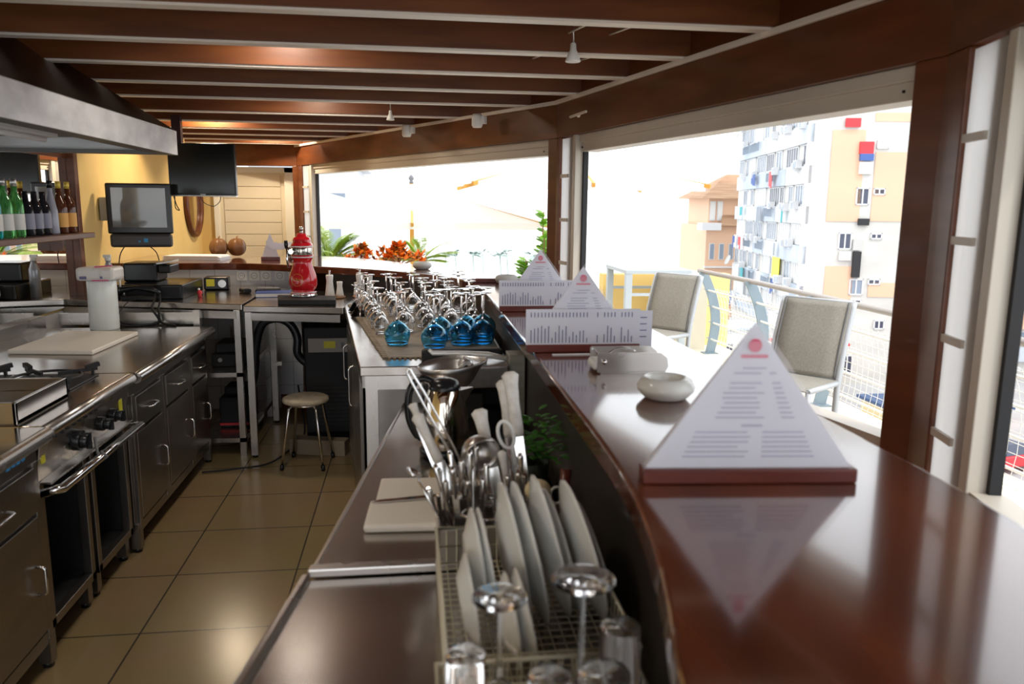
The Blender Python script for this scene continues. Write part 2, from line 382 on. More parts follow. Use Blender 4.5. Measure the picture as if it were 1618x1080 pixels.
o=mb.build('bar_top',barw,bt)
bmx=bmesh.new(); bmx.from_mesh(o.data); bmesh.ops.remove_doubles(bmx,verts=bmx.verts,dist=1e-4); bmesh.ops.recalc_face_normals(bmx,faces=bmx.faces); bmx.to_mesh(o.data); bmx.free()
md=o.modifiers.new('b','BEVEL'); md.width=.008; md.segments=3; md.limit_method='ANGLE'
MB().box(.40,.52,4.999,5.001,BARZ,BARZ+.0003)
def band(P,Q,f0,f1,z0,z1,i0,i1):
    mb=MB()
    for i in range(i0,i1):
        a=[(lerp(P[j][0],Q[j][0],f),lerp(P[j][1],Q[j][1],f)) for j,f in((i,f0),(i,f1),(i+1,f1),(i+1,f0))]
        mb.prism(a,z0,z1)
    return mb
n=len(inn)
band(inn,out_,.05,.12,0,BARZ-.056,0,44).build('inner_panel',mat('dark laminate',(.035,.028,.024),.35),bt)
band(inn,out_,.62,.70,0,BARZ-.056,0,n-1).build('outer_panel',wood,bt)
band(inn,out_,.14,.62,.0,.12,0,n-1).build('plinth',wood,bt)
struct('wall_back_bar',MB().box(-2.4,-.92,6.66,6.76,0,BARZ-.057),wtile)
# ================================================================ LEFT KITCHEN RUN
def handle(parent,p0,p1,out=(.03,0,0)):
    p0=Vector(p0);p1=Vector(p1);o=Vector(out); d=(p1-p0)
    return MB().tube([p0,p0+o*.8+d*.04,p0+o+d*.12,p1+o-d*.12,p1+o*.8-d*.04,p1],.0055,8).build('handle',chrome,parent,world=True)
XF=-1.36
def leg(t,x,y,h=.12,w=.045):
    l=MB().box(x-w/2,x+w/2,y-w/2,y+w/2,.02,h).build('leg',steel_d,t,world=True)
    MB().cyl((x,y,0),(x,y,.025),.02).build('foot',blackp,l,world=True); return l
def worktop(t,y0,y1,x1=-1.31,up=True):
    mb=MB().box(-2.33,x1,y0,y1,.87,.92)
    mb.build('worktop',steel_t,t,.004,world=True)
    MB().cyl((x1,y0+.002,.893),(x1,y1-.002,.893),.026,n=16).build('rolled_edge',chrome if 0 else steel,t,world=True)
    if up: MB().box(-2.38,-2.33,y0,y1,.90,1.0).build('upstand',steel,t,.004,world=True)
def cab(y0,y1,label,bays,panelz=.79):
    t=thing('base_cabinet',label,'cabinet',(-1.85,(y0+y1)/2,0))
    MB().box(-2.32,XF-.012,y0+.01,y1-.01,.12,.87).build('body',steel_d,t,world=True)
    worktop(t,y0,y1)
    fr=MB().box(XF-.012,XF+.008,y0+.005,y1-.005,.80,.87).box(XF-.012,XF+.008,y0+.005,y1-.005,.10,.15)
    for yy in sorted({y for b in bays for y in b[:2]}): fr.box(XF-.012,XF+.012,yy-.018,yy+.018,.12,.80)
    fr.build('front_frame',steel_d,t,.002,world=True)
    for (a,b,kind) in bays:
        if kind in'dn':
            dr=MB().box(XF-.01,XF+.018,a+.022,b-.022,.62,.785).build('drawer',steel_d,t,.003,world=True)
            c=(a+b)/2; handle(dr,(XF+.018,c-.06,.70),(XF+.018,c+.06,.70))
        do=MB().box(XF-.01,XF+.014,a+.022,b-.022,.16,.60).build('door',steel_d,t,.003,world=True)
        yy=b-.07; handle(do,(XF+.014,yy,.32),(XF+.014,yy,.43))
    for yy in(y0+.03,y1-.03):
        leg(t,XF-.01,yy)
    return t
c1=cab(1.0,2.90,'near left steel cabinet with blue lettered strip, drawer and door, under the plain worktop',[(1.02,1.65,'d'),(1.66,2.27,'d'),(2.29,2.87,'d')])
mb=MB()
for k,yy in enumerate((2.68,2.715,2.75,2.785)): mb.box(XF+.009,XF+.011,yy,yy+.024,.828,.858)
mb.build('blue_lettering',bluem,c1,world=True)
c2=cab(3.83,5.28,'far left steel cabinet with three drawers, beyond the range',[(3.88,4.32,'d'),(4.36,4.84,'d'),(4.88,5.24,'d')])
# range between
t=thing('cooking_range','stainless gas range with black knobs and two open oven bays','stove',(-1.85,3.36,0))
worktop(t,2.91,3.82,-1.33)
MB().box(-2.32,-1.42,2.92,3.81,.84,.87).box(-2.32,-2.29,2.92,3.81,.12,.86).box(-2.3,-1.4,2.92,2.95,.12,.86).box(-2.3,-1.4,3.35,3.39,.12,.86).box(-2.3,-1.4,3.78,3.81,.12,.86).box(-2.3,-1.4,2.92,3.81,.12,.15).build('oven_cavity',darkin,t,world=True)
MB().add([(-1.37,2.91,.70),(-1.37,3.82,.70),(-1.34,3.82,.868),(-1.34,2.91,.868),(-1.45,2.91,.70),(-1.45,3.82,.70),(-1.45,3.82,.868),(-1.45,2.91,.868)],[(0,1,2,3),(7,6,5,4),(0,4,5,1),(3,2,6,7),(0,3,7,4),(1,5,6,2)]).build('control_panel',steel,t,.002,world=True)
for y in(3.22,3.46,3.60):
    r=.042 if y<3.3 else .03
    k=MB().cyl((-1.355,y,.775),(-1.325,y,.772),r*1.05,r,20).cyl((-1.325,y,.772),(-1.30,y,.77),r*.8,r*.7,20).build('knob',blackp,t,.002,world=True)
    MB().bar((-1.30,y,.77-r*.8),(-1.30,y,.77+r*.8),.012,.02,(1,0,0)).build('grip',blackp,k,world=True)
hr=MB().tube([(-1.37,2.93,.655),(-1.29,2.93,.675),(-1.29,3.79,.675),(-1.37,3.79,.655)],.018,12).build('towel_rail',chrome,t,world=True)
MB().box(-1.40,-1.325,2.93,3.79,.69,.70).build('rail_shelf',steel,t,.002,world=True)
for a,b in((2.92,3.34),(3.38,3.80)):
    MB().box(-1.40,-1.365,a,a+.035,.12,.70).box(-1.40,-1.365,b-.035,b,.12,.70).box(-1.40,-1.365,a,b,.12,.155).build('oven_frame',steel_d,t,.002,world=True)
mb=MB()
for k in range(9): mb.box(-1.3425,-1.339,2.97+k*.055,2.99+k*.055,.842,.850)
mb.build('vent_slot',blackm,t,world=True)
MB().box(-1.355,-1.352,2.93,2.96,.77,.83).build('warning_sticker',yel,t,world=True); MB().box(-1.352,-1.349,3.70,3.74,.76,.82).build('warning_sticker',yel,t,world=True)
for yy in(2.96,3.32,3.42,3.77): leg(t,-1.41,yy)
MB().tube([(-1.29,3.30,.70),(-1.265,3.30,.675),(-1.29,3.30,.655),(-1.31,3.32,.68),(-1.31,3.3,.76)],.006).build('tied_cord',chaird,t,world=True)
g=thing('gas_burner_grate','black cast iron burner grate on the range behind the griddle','burner',(-1.62,3.63,.92))
mb=MB().box(-.16,.16,-.16,.16,.002,.008)
for k in range(4):
    a=k*PI/2+PI/4; c,s=math.cos(a),math.sin(a)
    mb.bar((c*.05,s*.05,.035),(c*.22,s*.22,.035),.012,.016); mb.bar((c*.20,s*.20,0),(c*.20,s*.20,.05),.012,.012,(1,0,0)); mb.bar((c*.17,s*.17,.045),(c*.23,s*.23,.055),.02,.02)
mb.tube([(math.cos(a)*.14,math.sin(a)*.14,.03) for a in [i*PI/10 for i in range(20)]],.006,6,closed=True)
mb.build('grate',ironm,g)
MB().cyl((0,0,.008),(0,0,.025),.05,.045).build('burner_cap',ironm,g)
g2=dup(g,(-2.0,3.63,.92),0,'black cast iron burner grate at the wall side of the range')
# griddle pan on range
g=thing('countertop_griddle','steel griddle tray with raised sides and dark plate on the range','griddle',(-1.75,3.14,.92))
MB().box(-.36,.33,-.21,.21,0,.02).build('base',steel,g,.003)
gb=MB().box(-.36,.33,-.215,-.20,0,.085).box(-.36,.33,.20,.215,0,.085).box(.315,.33,-.215,.215,0,.085).box(-.36,-.345,-.215,.215,0,.12)
gb.build('splash_guard',steel_t,g,.003)
MB().box(-.34,.31,-.195,.195,.02,.035).build('hot_plate',mat('griddle iron',(.10,.07,.06),.35,metal=.6),g)
# hood
h=thing('extractor_hood','large stainless extractor hood over the left counter, dark sloping sides','extractor hood',(-1.85,3.87,2.0))
X0,X1,Y0,Y1=-2.38,-1.355,2.80,4.93
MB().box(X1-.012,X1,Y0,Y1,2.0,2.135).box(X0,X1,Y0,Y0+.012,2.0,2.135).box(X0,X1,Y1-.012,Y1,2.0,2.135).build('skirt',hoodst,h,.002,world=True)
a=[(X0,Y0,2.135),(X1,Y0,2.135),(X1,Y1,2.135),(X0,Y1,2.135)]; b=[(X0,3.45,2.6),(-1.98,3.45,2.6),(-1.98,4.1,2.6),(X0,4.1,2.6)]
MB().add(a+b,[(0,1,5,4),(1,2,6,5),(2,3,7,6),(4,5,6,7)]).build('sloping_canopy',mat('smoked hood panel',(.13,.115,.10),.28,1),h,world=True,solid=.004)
MB().box(X0,X1-.012,Y0+.012,Y1-.012,2.09,2.10).box(X1-.10,X1-.012,Y0+.012,Y1-.012,2.0,2.02).box(X0,X1-.1,Y1-.10,Y1-.012,2.0,2.02).build('underside',mat('dark hood steel',(.16,.155,.15),.5,.8),h,world=True)  # underside plates in a darker steel than the skirt
MB().box(-1.52,-1.50,Y0+.05,Y1-.05,2.02,2.09).build('filter_frame',steel_d,h,world=True)
for xx in(-1.95,-1.62):
    f=MB().box(xx-.05,xx+.05,3.4,4.65,2.065,2.09).build('light_fitting',whitep,h,.002,world=True)
    MB().cyl((xx,3.45,2.05),(xx,4.6,2.05),.014).build('tube_lamp',white,f,world=True)
# mirror behind the hob + shelf + bottles
t=thing('wall_mirror','long wall mirror behind the hob and bottle shelf','mirror',(-2.385,4.3,1.0))
MB().box(-2.385,-2.378,2.0,5.9,1.0,2.02).build('mirror_pane',mirror,t,world=True)
MB().box(-2.385,-2.37,2.0,5.9,2.02,2.05).box(-2.385,-2.37,1.97,2.0,1.0,2.05).build('mirror_frame',wood,t,world=True)
t=thing('bottle_shelf','dark wooden wall shelf holding the row of liquor bottles','shelf',(-2.25,4.8,1.5))
MB().box(-2.377,-2.13,3.3,5.66,1.485,1.52).build('board',wood,t,.004,world=True)
MB().box(-2.377,-2.30,5.55,5.58,1.40,1.485).build('bracket',wood,t,world=True); MB().box(-2.377,-2.30,4.2,4.23,1.40,1.485).build('bracket',wood,t,world=True)
def bottle(label,x,y,kind,z=1.521):
    t=thing('liquor_bottle',label,'bottle',(x,y,z),0,None)
    P={'teal':([(.0,0),(.038,0),(.040,.01),(.040,.17),(.036,.20),(.016,.235),(.0145,.29),(0,.29)],tealg,blackp,labelw,.30),
       'green':([(.0,0),(.039,0),(.041,.01),(.041,.18),(.034,.215),(.016,.25),(.0145,.31),(0,.31)],greeng,capm,labelw,.33),
       'black':([(.0,0),(.038,0),(.040,.01),(.040,.15),(.030,.19),(.018,.205),(.016,.25),(0,.25)],blackg,blackp,labelg,.26),
       'white':([(.0,0),(.036,0),(.038,.01),(.036,.14),(.024,.21),(.015,.26),(.0145,.31),(0,.31)],clearb,blackp,labelw,.33),
       'brown':([(.0,0),(.040,0),(.042,.01),(.044,.16),(.038,.20),(.017,.235),(.015,.31),(0,.31)],browng,gold,labelo,.33)}[kind]
    prof,gm,cm,lm,h=P
    MB().lathe(prof,n=20).build('glass_body',gm,t)
    MB().cyl((0,0,h-.045),(0,0,h),.0165,n=14).build('cap',cm,t)
    if kind!='white': MB().lathe([(.0415 if kind!='brown' else .0452,.04),(.0418 if kind!='brown' else .0455,.13)],n=20).build('label',lm,t)
    return t
row=[('brown',5.53,'brown bottle with orange label and gold cap at the right end of the shelf'),('brown',5.40,'brown bottle with orange label, second from the right shelf end'),('white',5.28,'tall pale frosted bottle with black neck beside the brown bottles'),('black',5.17,'black bottle with slate label next to the pale frosted bottle'),('black',5.06,'black bottle in the middle of the three black ones'),('black',4.95,'black bottle nearest the green bottles'),('green',4.83,'clear green gin bottle beside the black bottles'),('green',4.70,'clear green gin bottle beside the teal bottle'),('teal',4.58,'teal bottle with white label and black cap beside the green bottles'),('teal',4.46,'teal bottle with white label cut by the left photo edge')]
for k,y,l in row: bottle(l,-2.235,y,k)
# things on the left worktop
o=MB().prism([(-2.13,4.36),(-1.68,4.30),(-1.66,4.95),(-2.11,5.02)],.921,.945).build('cutting_board',boardm,None,.006); tag(o,'large cream cutting board lying on the left worktop','cutting board')
t=thing('clear_roll_stand','tall wrapped white roll standing on the worktop in front of the dark post','roll',(-1.95,5.22,.92))
MB().lathe([(0,0),(.083,0),(.087,.01),(.087,.305),(.083,.315),(0,.315)],n=28).build('roll',rollm,t)
t=thing('towel_pack','plastic wrapped stack of paper towels with magenta seal, on the tall roll','towel pack',(-1.95,5.22,1.236))
MB().box(-.11,.10,-.09,.09,.002,.075).build('towels',towel,t,.012)
f=MB().box(-.118,.112,-.097,.097,.0,.084).build('film',film,t,.02)
MB().bar((.0,-.085,.088),(.10,-.08,.096),.02,.006).bar((-.02,-.098,.004),(.08,-.098,.004),.004,.006).build('seal',magenta,t)
MB().box(-.09,-.05,-.1005,-.0985,.012,.03).box(.03,.045,-.1005,-.0985,.015,.03).build('printed_mark',ink,t)
# phone, printer, cash drawer
t=thing('cash_drawer','wide black cash drawer box on the back counter','cash drawer',(-1.85,5.95,1.06))
MB().box(-.24,.27,-.30,.24,.0,.10).build('body',blackp,t,.008)
MB().box(-.22,.25,-.305,-.30,.012,.085).build('drawer_front',blackm,t,.003)
t=thing('receipt_printer','black receipt printer on top of the cash drawer','printer',(-1.92,5.98,1.161))
MB().box(-.12,.11,-.12,.14,0,.135).build('body',blackp,t,.015)
MB().box(.112,.20,-.10,.12,.06,.12).build('paper_tray',blackp,t,.01)
MB().obox((.15,0,.135),(.055,0,.008),(0,.10,0),(0,0,.006)).build('lid',alu,t)
t=thing('desk_telephone','black desk telephone with curly cords hanging off the counter edge','telephone',(-1.86,5.60,1.06))
MB().box(-.10,.12,-.055,.10,0,.035).build('base',blackp,t,.01)
MB().tube([(-.12,-.02,.05),(-.09,-.02,.075),(0,-.02,.088),(.10,-.02,.075),(.15,-.02,.045)],[.018,.022,.016,.022,.018],10).build('handset',blackp,t)
MB().tube(catmull([(.12,-.03,.045),(.15,-.15,.015),(.16,-.235,-.03),(.20,-.245,-.115),(.10,-.29,-.133),(-.05,-.30,-.133)],5),.008).tube(catmull([(.15,-.03,.045),(.19,-.16,.015),(.20,-.24,-.04),(.22,-.25,-.12),(.32,-.30,-.134)],5),.007).tube(catmull([(0,-.05,.01),(-.02,-.14,.006),(-.05,-.235,-.06),(-.03,-.25,-.12),(.12,-.29,-.136)],5),.003).build('cord',blackm,t)
t=thing('spray_bottle','grey spray bottle behind the towel pack','spray bottle',(-2.13,5.85,1.06))
MB().lathe([(0,0),(.035,0),(.035,.19),(.02,.23),(.014,.25),(0,.25)],n=18).build('bottle',mat('can grey',(.45,.47,.52),.35,metal=.4),t)
MB().cyl((0,0,.25),(0,0,.275),.02).bar((-.03,0,.285),(.02,0,.285),.015,.02).build('nozzle',whitep,t)
t=thing('soap_dispenser','clear pump soap bottle beside the tall roll','dispenser',(-1.98,5.62,1.06))
MB().lathe([(0,0),(.024,0),(.026,.07),(.010,.09),(0,.09)],n=16).build('bottle',glass,t)
MB().cyl((0,0,.09),(0,0,.14),.006).box(-.03,.01,-.006,.006,.14,.15).build('pump',whitep,t)
t=thing('black_tape_box','black packet with yellow print next to the cash drawer','packet',(-1.50,6.30,1.06),.1)
MB().box(-.09,.09,-.07,.07,0,.10).build('packet',blackp,t,.012)
MB().box(-.07,-.01,-.073,-.0705,.03,.085).build('yellow_print',yel,t); MB().cyl((.045,-.071,.05),(.045,-.0745,.05),.03,n=16).build('round_print',capm,t)
t=thing('small_red_toy','tiny red ornament standing on the steel counter by the cash drawer','ornament',(-1.50,5.78,1.06))
MB().lathe([(0,0),(.018,.002),(.008,.012),(.02,.03),(.012,.045),(0,.05)],n=12).build('body',redp,t); MB().sphere((-.005,0,.055),.009,6).build('head',whitep,t)
# POS monitor on the wall and TV
t=thing('touch_monitor','black touch screen terminal mounted on the yellow wall','monitor',(-2.1,6.5,1.66),math.radians(8))
MB().box(-.235,.235,-.03,.02,-.18,.21).build('housing',blackp,t,.012)
s=MB().box(-.195,.195,-.0325,-.030,-.13,.175).build('screen',mat('monitor glass',(.10,.11,.115),.04,spec=1,noise=((2,2,3),(.22,.23,.23),1,0)),t)
MB().box(-.225,.225,-.035,.03,-.285,-.18).build('lower_bezel',mat('dark grey plastic',(.05,.05,.055),.4),t,.02)
MB().box(.02,.05,-.0365,-.035,-.245,-.215).box(-.02,-.005,-.0365,-.035,-.245,-.232).build('sticker',bluem,t)
MB().box(-.29,-.235,.02,.10,-.08,.1).box(-.2,.0,.02,.12,-.05,.05).build('wall_bracket',stone,t)
MB().tube(catmull([(-.10,0,-.24),(-.16,.0,-.33),(-.18,0,-.42)],5),.004).tube(catmull([(0,0,-.24),(.09,.02,-.32),(.11,.05,-.42)],5),.004).build('cable',blackm,t)
t=thing('hanging_television','flat black television hung from the ceiling by a pole','television',(-1.635,6.6,1.985),math.radians(-4))
MB().box(-.262,.262,-.02,.025,-.20,.205).build('housing',blackp,t,.005)
MB().box(-.25,.25,-.023,-.0205,-.185,.195).build('screen',screen,t)
MB().box(-.262,.262,-.022,.02,-.21,-.2).box(-.02,.02,-.0245,-.023,-.196,-.19).build('lower_trim',alu,t)
MB().box(-.235,-.165,.03,.08,-.1,.42).box(-.2,.1,.026,.04,-.08,.08).build('ceiling_pole',mat('purple black metal',(.04,.02,.03),.4),t)
MB().tube(catmull([(-.03,0,-.21),(.0,0,-.26),(.07,0,-.285),(.12,0,-.25),(.13,0,-.21)],5),.003).tube(catmull([(-.24,0,-.2),(-.22,0,-.28),(-.2,.0,-.32),(-.23,0,-.30),(-.23,0,-.21)],5),.004).build('cable',blackm,t)
# oval mirror
t=thing('oval_mirror','oval mirror in a brown wooden frame on the yellow wall','mirror',(-2.395,9.13,1.72))
Mr=Matrix.Rotation(PI/2,4,'Y')
fr=MB().tube([(.02,.30*math.cos(a),.345*math.sin(a)) for a in[i*2*PI/36 for i in range(36)]],.03,8,closed=True); fr.build('frame',wood,t)
MB().add([(.012,.29*math.cos(i*2*PI/36),.335*math.sin(i*2*PI/36)) for i in range(36)],[tuple(range(36))]).build('glass',mirror,t)
# globe lamp
t=thing('globe_lamp','round white globe lamp above the hood end','lamp',(-2.22,7.4,2.38))
MB().sphere((0,0,0),.085,12).build('globe',globem,t); MB().cyl((0,0,.08),(0,0,.22),.012).cyl((0,0,.2),(0,0,.22),.04).build('stem',white,t)
# gourds and paper stack on the far shelf
for k,(x,y,l) in enumerate(((-1.72,7.35,'brown ribbed gourd on the far bar, left of the pair'),(-1.575,7.42,'brown ribbed gourd on the far bar, right of the pair, paler at its foot'))):
    t=thing('gourd',l,'gourd',(x,y,BARZ),k)
    mb=MB(); nn=24; prof=[(math.sin(PI*i/12),-math.cos(PI*i/12)) for i in range(13)]; vs=[];fs=[]
    for r,z in prof:
        for j in range(nn):
            a=2*PI*j/nn; rr=r*.085*(1-.22*abs(math.cos(a*3))**4); vs.append((rr*math.cos(a),rr*math.sin(a),.09+z*.09*(1-.12*(1-r))))
    for i in range(12):
        for j in range(nn): fs.append((i*nn+j,i*nn+(j+1)%nn,(i+1)*nn+(j+1)%nn,(i+1)*nn+j))
    mb.add(vs,fs,True).build('body',coco,t); MB().tube([(0,0,.16),(.005,0,.18),(.015,0,.19)],.007).build('stem',bark,t)
t=thing('paper_stack','stack of long white papers lying on the far bar','papers',(-1.84,7.1,BARZ+.001),math.radians(-6))
mb=MB()
for k in range(6): mb.box(-.25+.01*(k%2),.24-.012*(k%3),-.14,.15,k*.006,k*.006+.005)
mb.build('sheets',paperw,t)
# sockets
for k,x in enumerate((-1.385,-1.285,-1.19,-1.08,-.97)):
    t=thing('wall_socket',['white wall socket nearest the black packet','white wall socket second from the left','white wall socket in the middle of five','white wall socket above the blue book edge','white wall socket closest to the red dispenser'][k],'socket',(x,6.66,1.135),0,'wall sockets')
    MB().box(-.042,.042,-.012,0,-.042,.042).build('plate',whitep,t,.004)
    MB().lathe([(.027,0),(.027,.006),(.022,.006),(.020,-.001),(0,-.001)],(0,-.012,0),20,Matrix.Rotation(PI/2,4,'X')).build('ring',mat('socket grey',(.55,.55,.55),.4),t)
    MB().cyl((-.007,-.012,0),(-.007,-.016,0),.003,n=8).cyl((.007,-.012,0),(.007,-.016,0),.003,n=8).build('pin_hole',blackm,t)
# ================================================================ BACK COUNTERS
def frame_table(name,label,poly,zt,legs,th=.04):
    t=thing(name,label,'counter',(poly[0][0],poly[0][1],0))
    MB().prism(poly,zt-th,zt).build('worktop',steel_t,t,.004,world=True); return t
t=frame_table('steel_counter','steel back counter carrying the cash drawer, with open shelves beneath',[(-1.12,5.33),(-1.12,6.62),(-2.38,6.62),(-2.38,5.68),(-1.97,5.55)],1.06,None)
MB().bar((-1.16,5.36,.985),(-2.38,5.69,.985),.03,.05).build('rail',steel,t,world=True)
for x,y in((-1.16,5.37),(-1.42,5.37),(-1.16,6.4),(-1.42,6.4)): MB().box(x-.02,x+.02,y-.02,y+.02,.0,1.02).build('leg',steel,t,world=True)
for z in(.59,.13): MB().box(-1.44,-1.14,5.35,6.42,z-.03,z).build('shelf',steel,t,world=True)
MB().box(-2.3,-1.40,5.40,5.415,.92,1.0).build('splash_panel',steel,t,world=True)
t2=frame_table('steel_counter','steel back counter with the red dispenser on it and the stool beneath',[(-1.10,5.28),(-.44,5.14),(-.40,6.02),(-.9,6.35),(-1.10,6.45)],1.055,None)
MB().bar((-1.09,5.32,.98),(-.46,5.18,.98),.03,.05).build('rail',steel,t2,world=True)
for x,y in((-1.075,5.32),(-1.075,6.2)): 
    l=MB().box(x-.022,x+.022,y-.022,y+.022,.02,1.01).build('leg',steel,t2,world=True); MB().cyl((x,y,0),(x,y,.02),.018).build('foot',blackp,l,world=True)
MB().bar((-1.05,6.1,.5),(-1.0,6.1,.5),.03,.03).build('brace',steel,t2,world=True)
t3=frame_table('steel_counter','long steel counter carrying the rows of glasses beside the bar',[(-.21,3.15),(.41,3.15),(.42,4.3),(.40,4.85),(.32,5.15),(.18,5.42),(.0,5.68),(-.37,6.0),(-.43,5.14)],1.07,None)
MB().bar((-.19,3.18,1.0),(.40,3.18,1.0),.03,.06).bar((-.19,3.2,1.0),(-.40,5.1,1.0),.03,.06).build('rail',steel,t3,world=True)
for x,y in((-.165,3.20),(.37,3.20)): MB().box(x-.025,x+.025,y-.022,y+.022,.0,1.03).build('leg',steel,t3,world=True)
bd=MB().prism([(-.215,3.7),(.36,3.7),(.36,5.0),(-.40,5.1),(-.36,4.9)],.12,1.0).build('cabinet_body',steel_d,t3,world=True)
for k,(a,b) in enumerate(((.02,.48),(.52,.98))):
    p=[(lerp(-.23,-.395,s),lerp(3.72,5.08,s)) for s in(a,b)]
    dd=MB().bar((p[0][0]-.012,p[0][1],.56),(p[1][0]-.012,p[1][1],.56),.02,.80).build('door',steel_d,t3,.003,world=True)
    c=lerp(a,b,.8); handle(dd,(lerp(-.23,-.395,c)-.02,lerp(3.72,5.08,c),.62),(lerp(-.23,-.395,c)-.02,lerp(3.72,5.08,c),.85),(-.03,0,0))
MB().prism([(-.17,3.2),(.38,3.2),(.38,3.7),(-.22,3.7)],.3,.33).build('undershelf',steel_d,t3,world=True)
# prep counter
t=thing('prep_counter','low steel prep counter in the foreground inside the bar','counter',(0,2.2,0))
MB().prism([(-.225,1.655),(.385,1.655),(.40,2.5),(.41,3.14),(-.03,3.14)],.88,.92).build('worktop',steel_t,t,.006,world=True)
MB().prism([(-.235,1.64),(.385,1.64),(.385,1.67),(-.23,1.67)],.905,.928).build('joint_lip',steel,t,.005,world=True)
MB().prism([(-.20,1.7),(.38,1.7),(.38,3.1),(0.0,3.1)],.05,.88).build('cabinet_body',steel_d,t,world=True)
MB().bar((-.222,1.66,.912),(-.03,3.13,.912),.014,.02).build('rolled_edge',steel,t,.004,world=True)
t=thing('sink_drainer','nearest steel counter section with rolled rim under the dish rack','counter',(0,1.0,0))
MB().prism([(-.44,.3),(.22,.3),(.33,.95),(.375,1.25),(.385,1.638),(-.235,1.638)],.87,.905).build('worktop',steel_t,t,.006,world=True)
MB().bar((-.445,.3,.905),(-.237,1.64,.905),.02,.03).build('rolled_edge',steel,t,.006,world=True)
MB().prism([(-.40,.35),(.2,.35),(.36,1.6),(-.2,1.6)],.05,.87).build('cabinet_body',steel_d,t,world=True)
# under the back counters
t=thing('cooling_unit','black cooling unit with grey control plate under the back counter','machine',(-.60,5.75,0))
MB().box(-.16,.17,-.16,.2,.08,.86).build('casing',blackm,t,.01)
MB().box(-.13,.15,-.168,-.16,.68,.78).build('control_plate',mat('brown grey plate',(.36,.32,.29),.4),t); MB().box(-.02,.06,-.171,-.168,.71,.76).build('sticker',yel,t); MB().box(.10,.12,-.171,-.168,.71,.75).build('switch',blackp,t)
mb=MB()
for k in range(10): mb.box(-.12,.14,-.166,-.16,.14+k*.03,.155+k*.03)
mb.build('grille',darkin,t)
MB().box(-.16,.17,-.15,.2,0,.08).build('plinth',blackp,t)
t=thing('floor_crate','low pale crate lying on the floor under the cooling unit','crate',(-.68,5.40,0),math.radians(-14))
MB().box(-.16,.24,-.08,.02,0,.11).build('crate',mat('crate',(.30,.24,.17),.7),t,.005)
o=MB().tube(catmull([(-1.16,5.7,.40),(-1.13,5.7,.52),(-1.11,5.7,.72),(-1.06,5.7,.87),(-.96,5.7,.91),(-.87,5.7,.87),(-.82,5.7,.77),(-.82,5.68,.66),(-.77,5.66,.60),(-.72,5.66,.58)],6),.030,12).build('drain_hose',mat('hose rubber',(.02,.022,.03),.35),None); tag(o,'thick black hose looping under the back counter','hose')
o=MB().tube(catmull([(-1.35,5.0,.012),(-1.15,5.05,.012),(-.95,5.15,.012),(-.85,5.5,.012),(-.82,5.9,.012),(-.9,6.2,.3)],6),.006).build('floor_cable',blackm,None); tag(o,'thin black cable lying on the floor tiles','cable')
t=thing('compressor','dark compressor standing below the back counter, beside the hose','machine',(-1.27,5.80,.131))
MB().box(-.10,.10,-.18,.18,0,.22).box(-.08,.06,-.1,.1,.22,.28).build('body',blackm,t,.01); MB().box(-.1,.1,-.19,-.18,.02,.035).build('red_strip',redp,t)
t=thing('shelf_device','dark device on the upper open shelf below the cash drawer','device',(-1.28,5.75,.591))
MB().box(-.11,.10,-.2,.2,0,.09).build('body',blackm,t,.008); MB().box(-.09,.09,-.15,.1,.09,.16).build('top_box',darkin,t,.01); MB().cyl((-.05,-.202,.05),(-.05,-.206,.05),.015).build('dial',capm,t)
# stool
t=thing('round_stool','small round stool with worn cream seat and four chrome legs','stool',(-.70,5.14,0))
MB().lathe([(0,.43),(.13,.43),(.148,.435),(.152,.445),(.150,.458),(.135,.466),(0,.468)],n=32).build('seat',stoolm,t)
MB().tube([(.115*math.cos(a),.115*math.sin(a),.424) for a in[i*PI/12 for i in range(24)]],.008,8,closed=True).build('seat_ring',chrome,t)
for k in range(4):
    a=k*PI/2+.65; c,s=math.cos(a),math.sin(a)
    l=MB().tube([(c*.09,s*.09,.425),(c*.125,s*.125,.40),(c*.19,s*.19,.03)],.010,10).build('leg',chrome,t)
    MB().cyl((c*.189,s*.189,.035),(c*.194,s*.194,.0),.013,n=12).build('rubber_foot',blackp,l)
# ================================================================ BACK COUNTER ITEMS
o=MB().prism([(-.93,5.60),(-.52,5.53),(-.50,5.28),(-.88,5.31)],1.056,1.092).build('black_tray',blackm,None,.004); tag(o,'flat black rectangular tray under the red dispenser','tray')
t=thing('red_dispenser','tall red ceramic drink dispenser with glass band and side lever','dispenser',(-.74,5.52,1.093),.0)
MB().lathe([(0,0),(.092,0),(.094,.008),(.088,.016),(.088,.02)],n=32).build('silver_foot',chrome,t)
MB().lathe([(.088,.02),(.085,.03),(.070,.036),(.088,.055),(.096,.08),(.097,.105),(.092,.14),(.076,.185),(.064,.225),(.063,.25),(.072,.265),(.076,.272),(.074,.285),(.07,.285)],n=36).build('body',red,t)
MB().lathe([(.069,.285),(.071,.29),(.071,.335),(.069,.34)],n=32).build('glass_band',mat('ribbed metal glass',(.62,.60,.55),.12,.85,noise=((120,120,1),(.35,.33,.3),2,0)),t)
MB().lathe([(.074,.336),(.075,.35),(.070,.36),(.060,.372),(.062,.385),(.056,.40),(.034,.412),(.034,.425),(.030,.43),(0,.432)],n=36).build('lid',red,t)
MB().lathe([(.0765,.268),(.078,.271),(.0765,.275)],n=36).lathe([(.0755,.34),(.077,.343),(.0755,.347)],n=36).lathe([(.0885,.026),(.09,.029),(.087,.032)],n=36).build('white_band',white,t)
MB().cyl((0,0,.43),(0,0,.455),.011).sphere((0,0,.465),.014,8).build('finial',chrome,t)
lv=MB().tube([(-.07,-.02,.31),(-.085,-.05,.31),(-.092,-.055,.33),(-.094,-.055,.26),(-.084,-.06,.20)],.0085).cyl((-.06,-.045,.31),(-.066,-.07,.31),.022,.018,14).build('tap',chrome,t)
